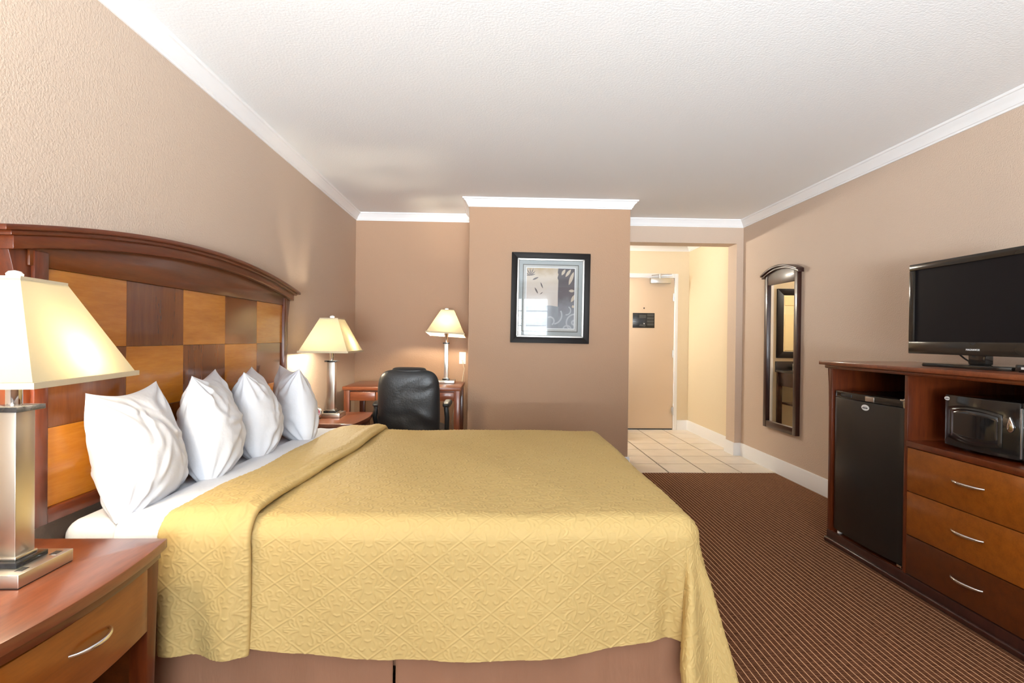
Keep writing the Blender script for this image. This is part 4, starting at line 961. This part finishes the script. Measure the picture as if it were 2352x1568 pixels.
# local x -> world +y, local y -> world -x, front faces local +y
tw, tz0, tz1 = 0.384, 0.058, 0.522
box('housing', (-tw+0.01, -0.05, tz0+0.01), (tw-0.01, 0.0, tz1-0.01), 'black_matte', tv, 0.01)
for a, b in (((-tw, -0.02, tz1-0.033), (tw, 0.012, tz1)), ((-tw, -0.02, tz0), (tw, 0.012, tz0+0.062)), ((-tw, -0.02, tz0+0.062), (-tw+0.032, 0.012, tz1-0.033)), ((tw-0.032, -0.02, tz0+0.062), (tw, 0.012, tz1-0.033))):
    box('bezel', a, b, 'bezel', tv, 0.003)
box('screen', (-tw+0.03, -0.004, tz0+0.06), (tw-0.03, 0.004, tz1-0.031), 'screen', tv, 0)
box('neck', (-0.045, -0.045, 0.016), (0.045, -0.005, tz0+0.02), 'black_gloss', tv, 0.006)
prism('stand_base', [(-0.235, 0.06), (-0.20, 0.085), (0.20, 0.085), (0.235, 0.06), (0.235, -0.07), (0.20, -0.095), (-0.20, -0.095), (-0.235, -0.07)], 'Z', 0.0, 0.016, 'black_gloss', tv, 0.004)
text_mesh('brand_lettering', 'MAGNAVOX', 0.0125, 'white_print', tv, Matrix.Translation((0, 0.0126, tz0+0.026)) @ Matrix.Rotation(math.pi, 4, 'Z') @ Matrix.Rotation(math.pi/2, 4, 'X'))
flat('sensor_window', [([(0.020, 0.0124, tz0+0.060), (-0.020, 0.0124, tz0+0.060), (-0.006, 0.0124, tz0+0.048), (0.006, 0.0124, tz0+0.048)], 0)], ['black_matte'], tv)
tag(tube('television_cable', [(2.262, 2.56, CT+0.075), (2.30, 2.55, CT+0.04), (2.34, 2.53, CT+0.006), (2.45, 2.45, CT+0.005)], 0.004, 'black_matte', None, 8), 'short black cable behind the television stand', 'cable')
cbx = thing('cable_box', 'small black cable box on the cabinet at the picture edge', 'cable box', (2.16, 2.045, CT), math.pi/2)
box('case', (-0.06, -0.05, 0.003), (0.06, 0.05, 0.030), 'black_gloss', cbx, 0.003)
box('indicator', (0.022, 0.0495, 0.012), (0.034, 0.0508, 0.021), 'white_print', cbx, 0)
for sx in (-1, 1): box('foot', (sx*0.045-0.008, -0.04, 0), (sx*0.045+0.008, 0.04, 0.004), 'black_matte', cbx, 0)

# ================================================================== VANITY AREA (seen in the wall mirror)
vn = thing('vanity_table', 'dark wooden vanity with stone top and open shelf, seen in the tall mirror', 'vanity', (0.72, YD, 0))
box('counter', (-0.70, -0.50, 0.775), (0.64, -0.02, 0.805), 'counter', vn, 0.004)
box('backsplash', (-0.70, -0.02, 0.775), (0.64, 0.0, 0.915), 'counter', vn, 0.003)
box('apron', (-0.68, -0.47, 0.60), (0.62, -0.45, 0.775), 'vanity', vn, 0.002)
for sx in (-0.66, 0.60):
    for y in (-0.46, -0.04): box('leg', (sx-0.03, y-0.02, 0), (sx+0.03, y+0.02, 0.775), 'vanity', vn, 0.002)
box('side_apron', (0.59, -0.44, 0.60), (0.615, -0.06, 0.775), 'vanity', vn, 0.001)
box('shelf', (-0.64, -0.46, 0.36), (0.58, -0.04, 0.385), 'vanity', vn, 0.002)
box('lower_rail', (-0.63, -0.46, 0.06), (0.57, -0.42, 0.12), 'vanity', vn, 0.002)
vm = thing('vanity_mirror', 'black framed mirror above the vanity, seen in the tall mirror', 'mirror', (0.82, YD, 1.415))
vm.rotation_euler = (0, 0, 0)
rect_frame('frame_bar', 1.06, 0.91, 0.085, -0.03, 0.0, 'black_frame', vm, 0.004)
box('mirror_glass', (-0.45, -0.012, -0.375), (0.45, -0.006, 0.375), 'mirror', vm, 0)
vl = thing('vanity_light', 'frosted light bar above the vanity mirror', 'wall light', (0.72, YD, 2.10))
box('backplate', (-0.30, -0.02, -0.04), (0.30, 0.0, 0.04), 'chrome', vl, 0.004)
for x in (-0.2, 0.0, 0.2):
    sphere('globe', 0.05, 'van_light', vl, (x, -0.10, 0.0))
    tube('stem', [(x, -0.02, 0), (x, -0.06, 0)], 0.012, 'chrome', vl, 10)
tb = thing('toiletry_box', 'small white and green toiletry box on the vanity counter', 'box', (1.16, YD-0.14, 0.805))
box('carton', (-0.032, -0.02, 0), (0.032, 0.02, 0.085), 'white_print', tb, 0.001)
flat('carton_print', [([(-0.02, -0.0206, 0.02), (0.0, -0.0206, 0.02), (0.0, -0.0206, 0.06), (-0.02, -0.0206, 0.06)], 0), ([(0.0325, -0.012, 0.02), (0.0325, 0.01, 0.02), (0.0325, 0.01, 0.06), (0.0325, -0.012, 0.06)], 0)], ['green_print'], tb)
lt = lathe('soap_dish', [(0, 0), (0.04, 0), (0.06, 0.012), (0.055, 0.018), (0.035, 0.01), (0, 0.008)], 'white_plastic', None, 24, (1.05, YD-0.22, 0.805)); tag(lt, 'shallow white soap dish beside the toiletry box on the vanity', 'dish')
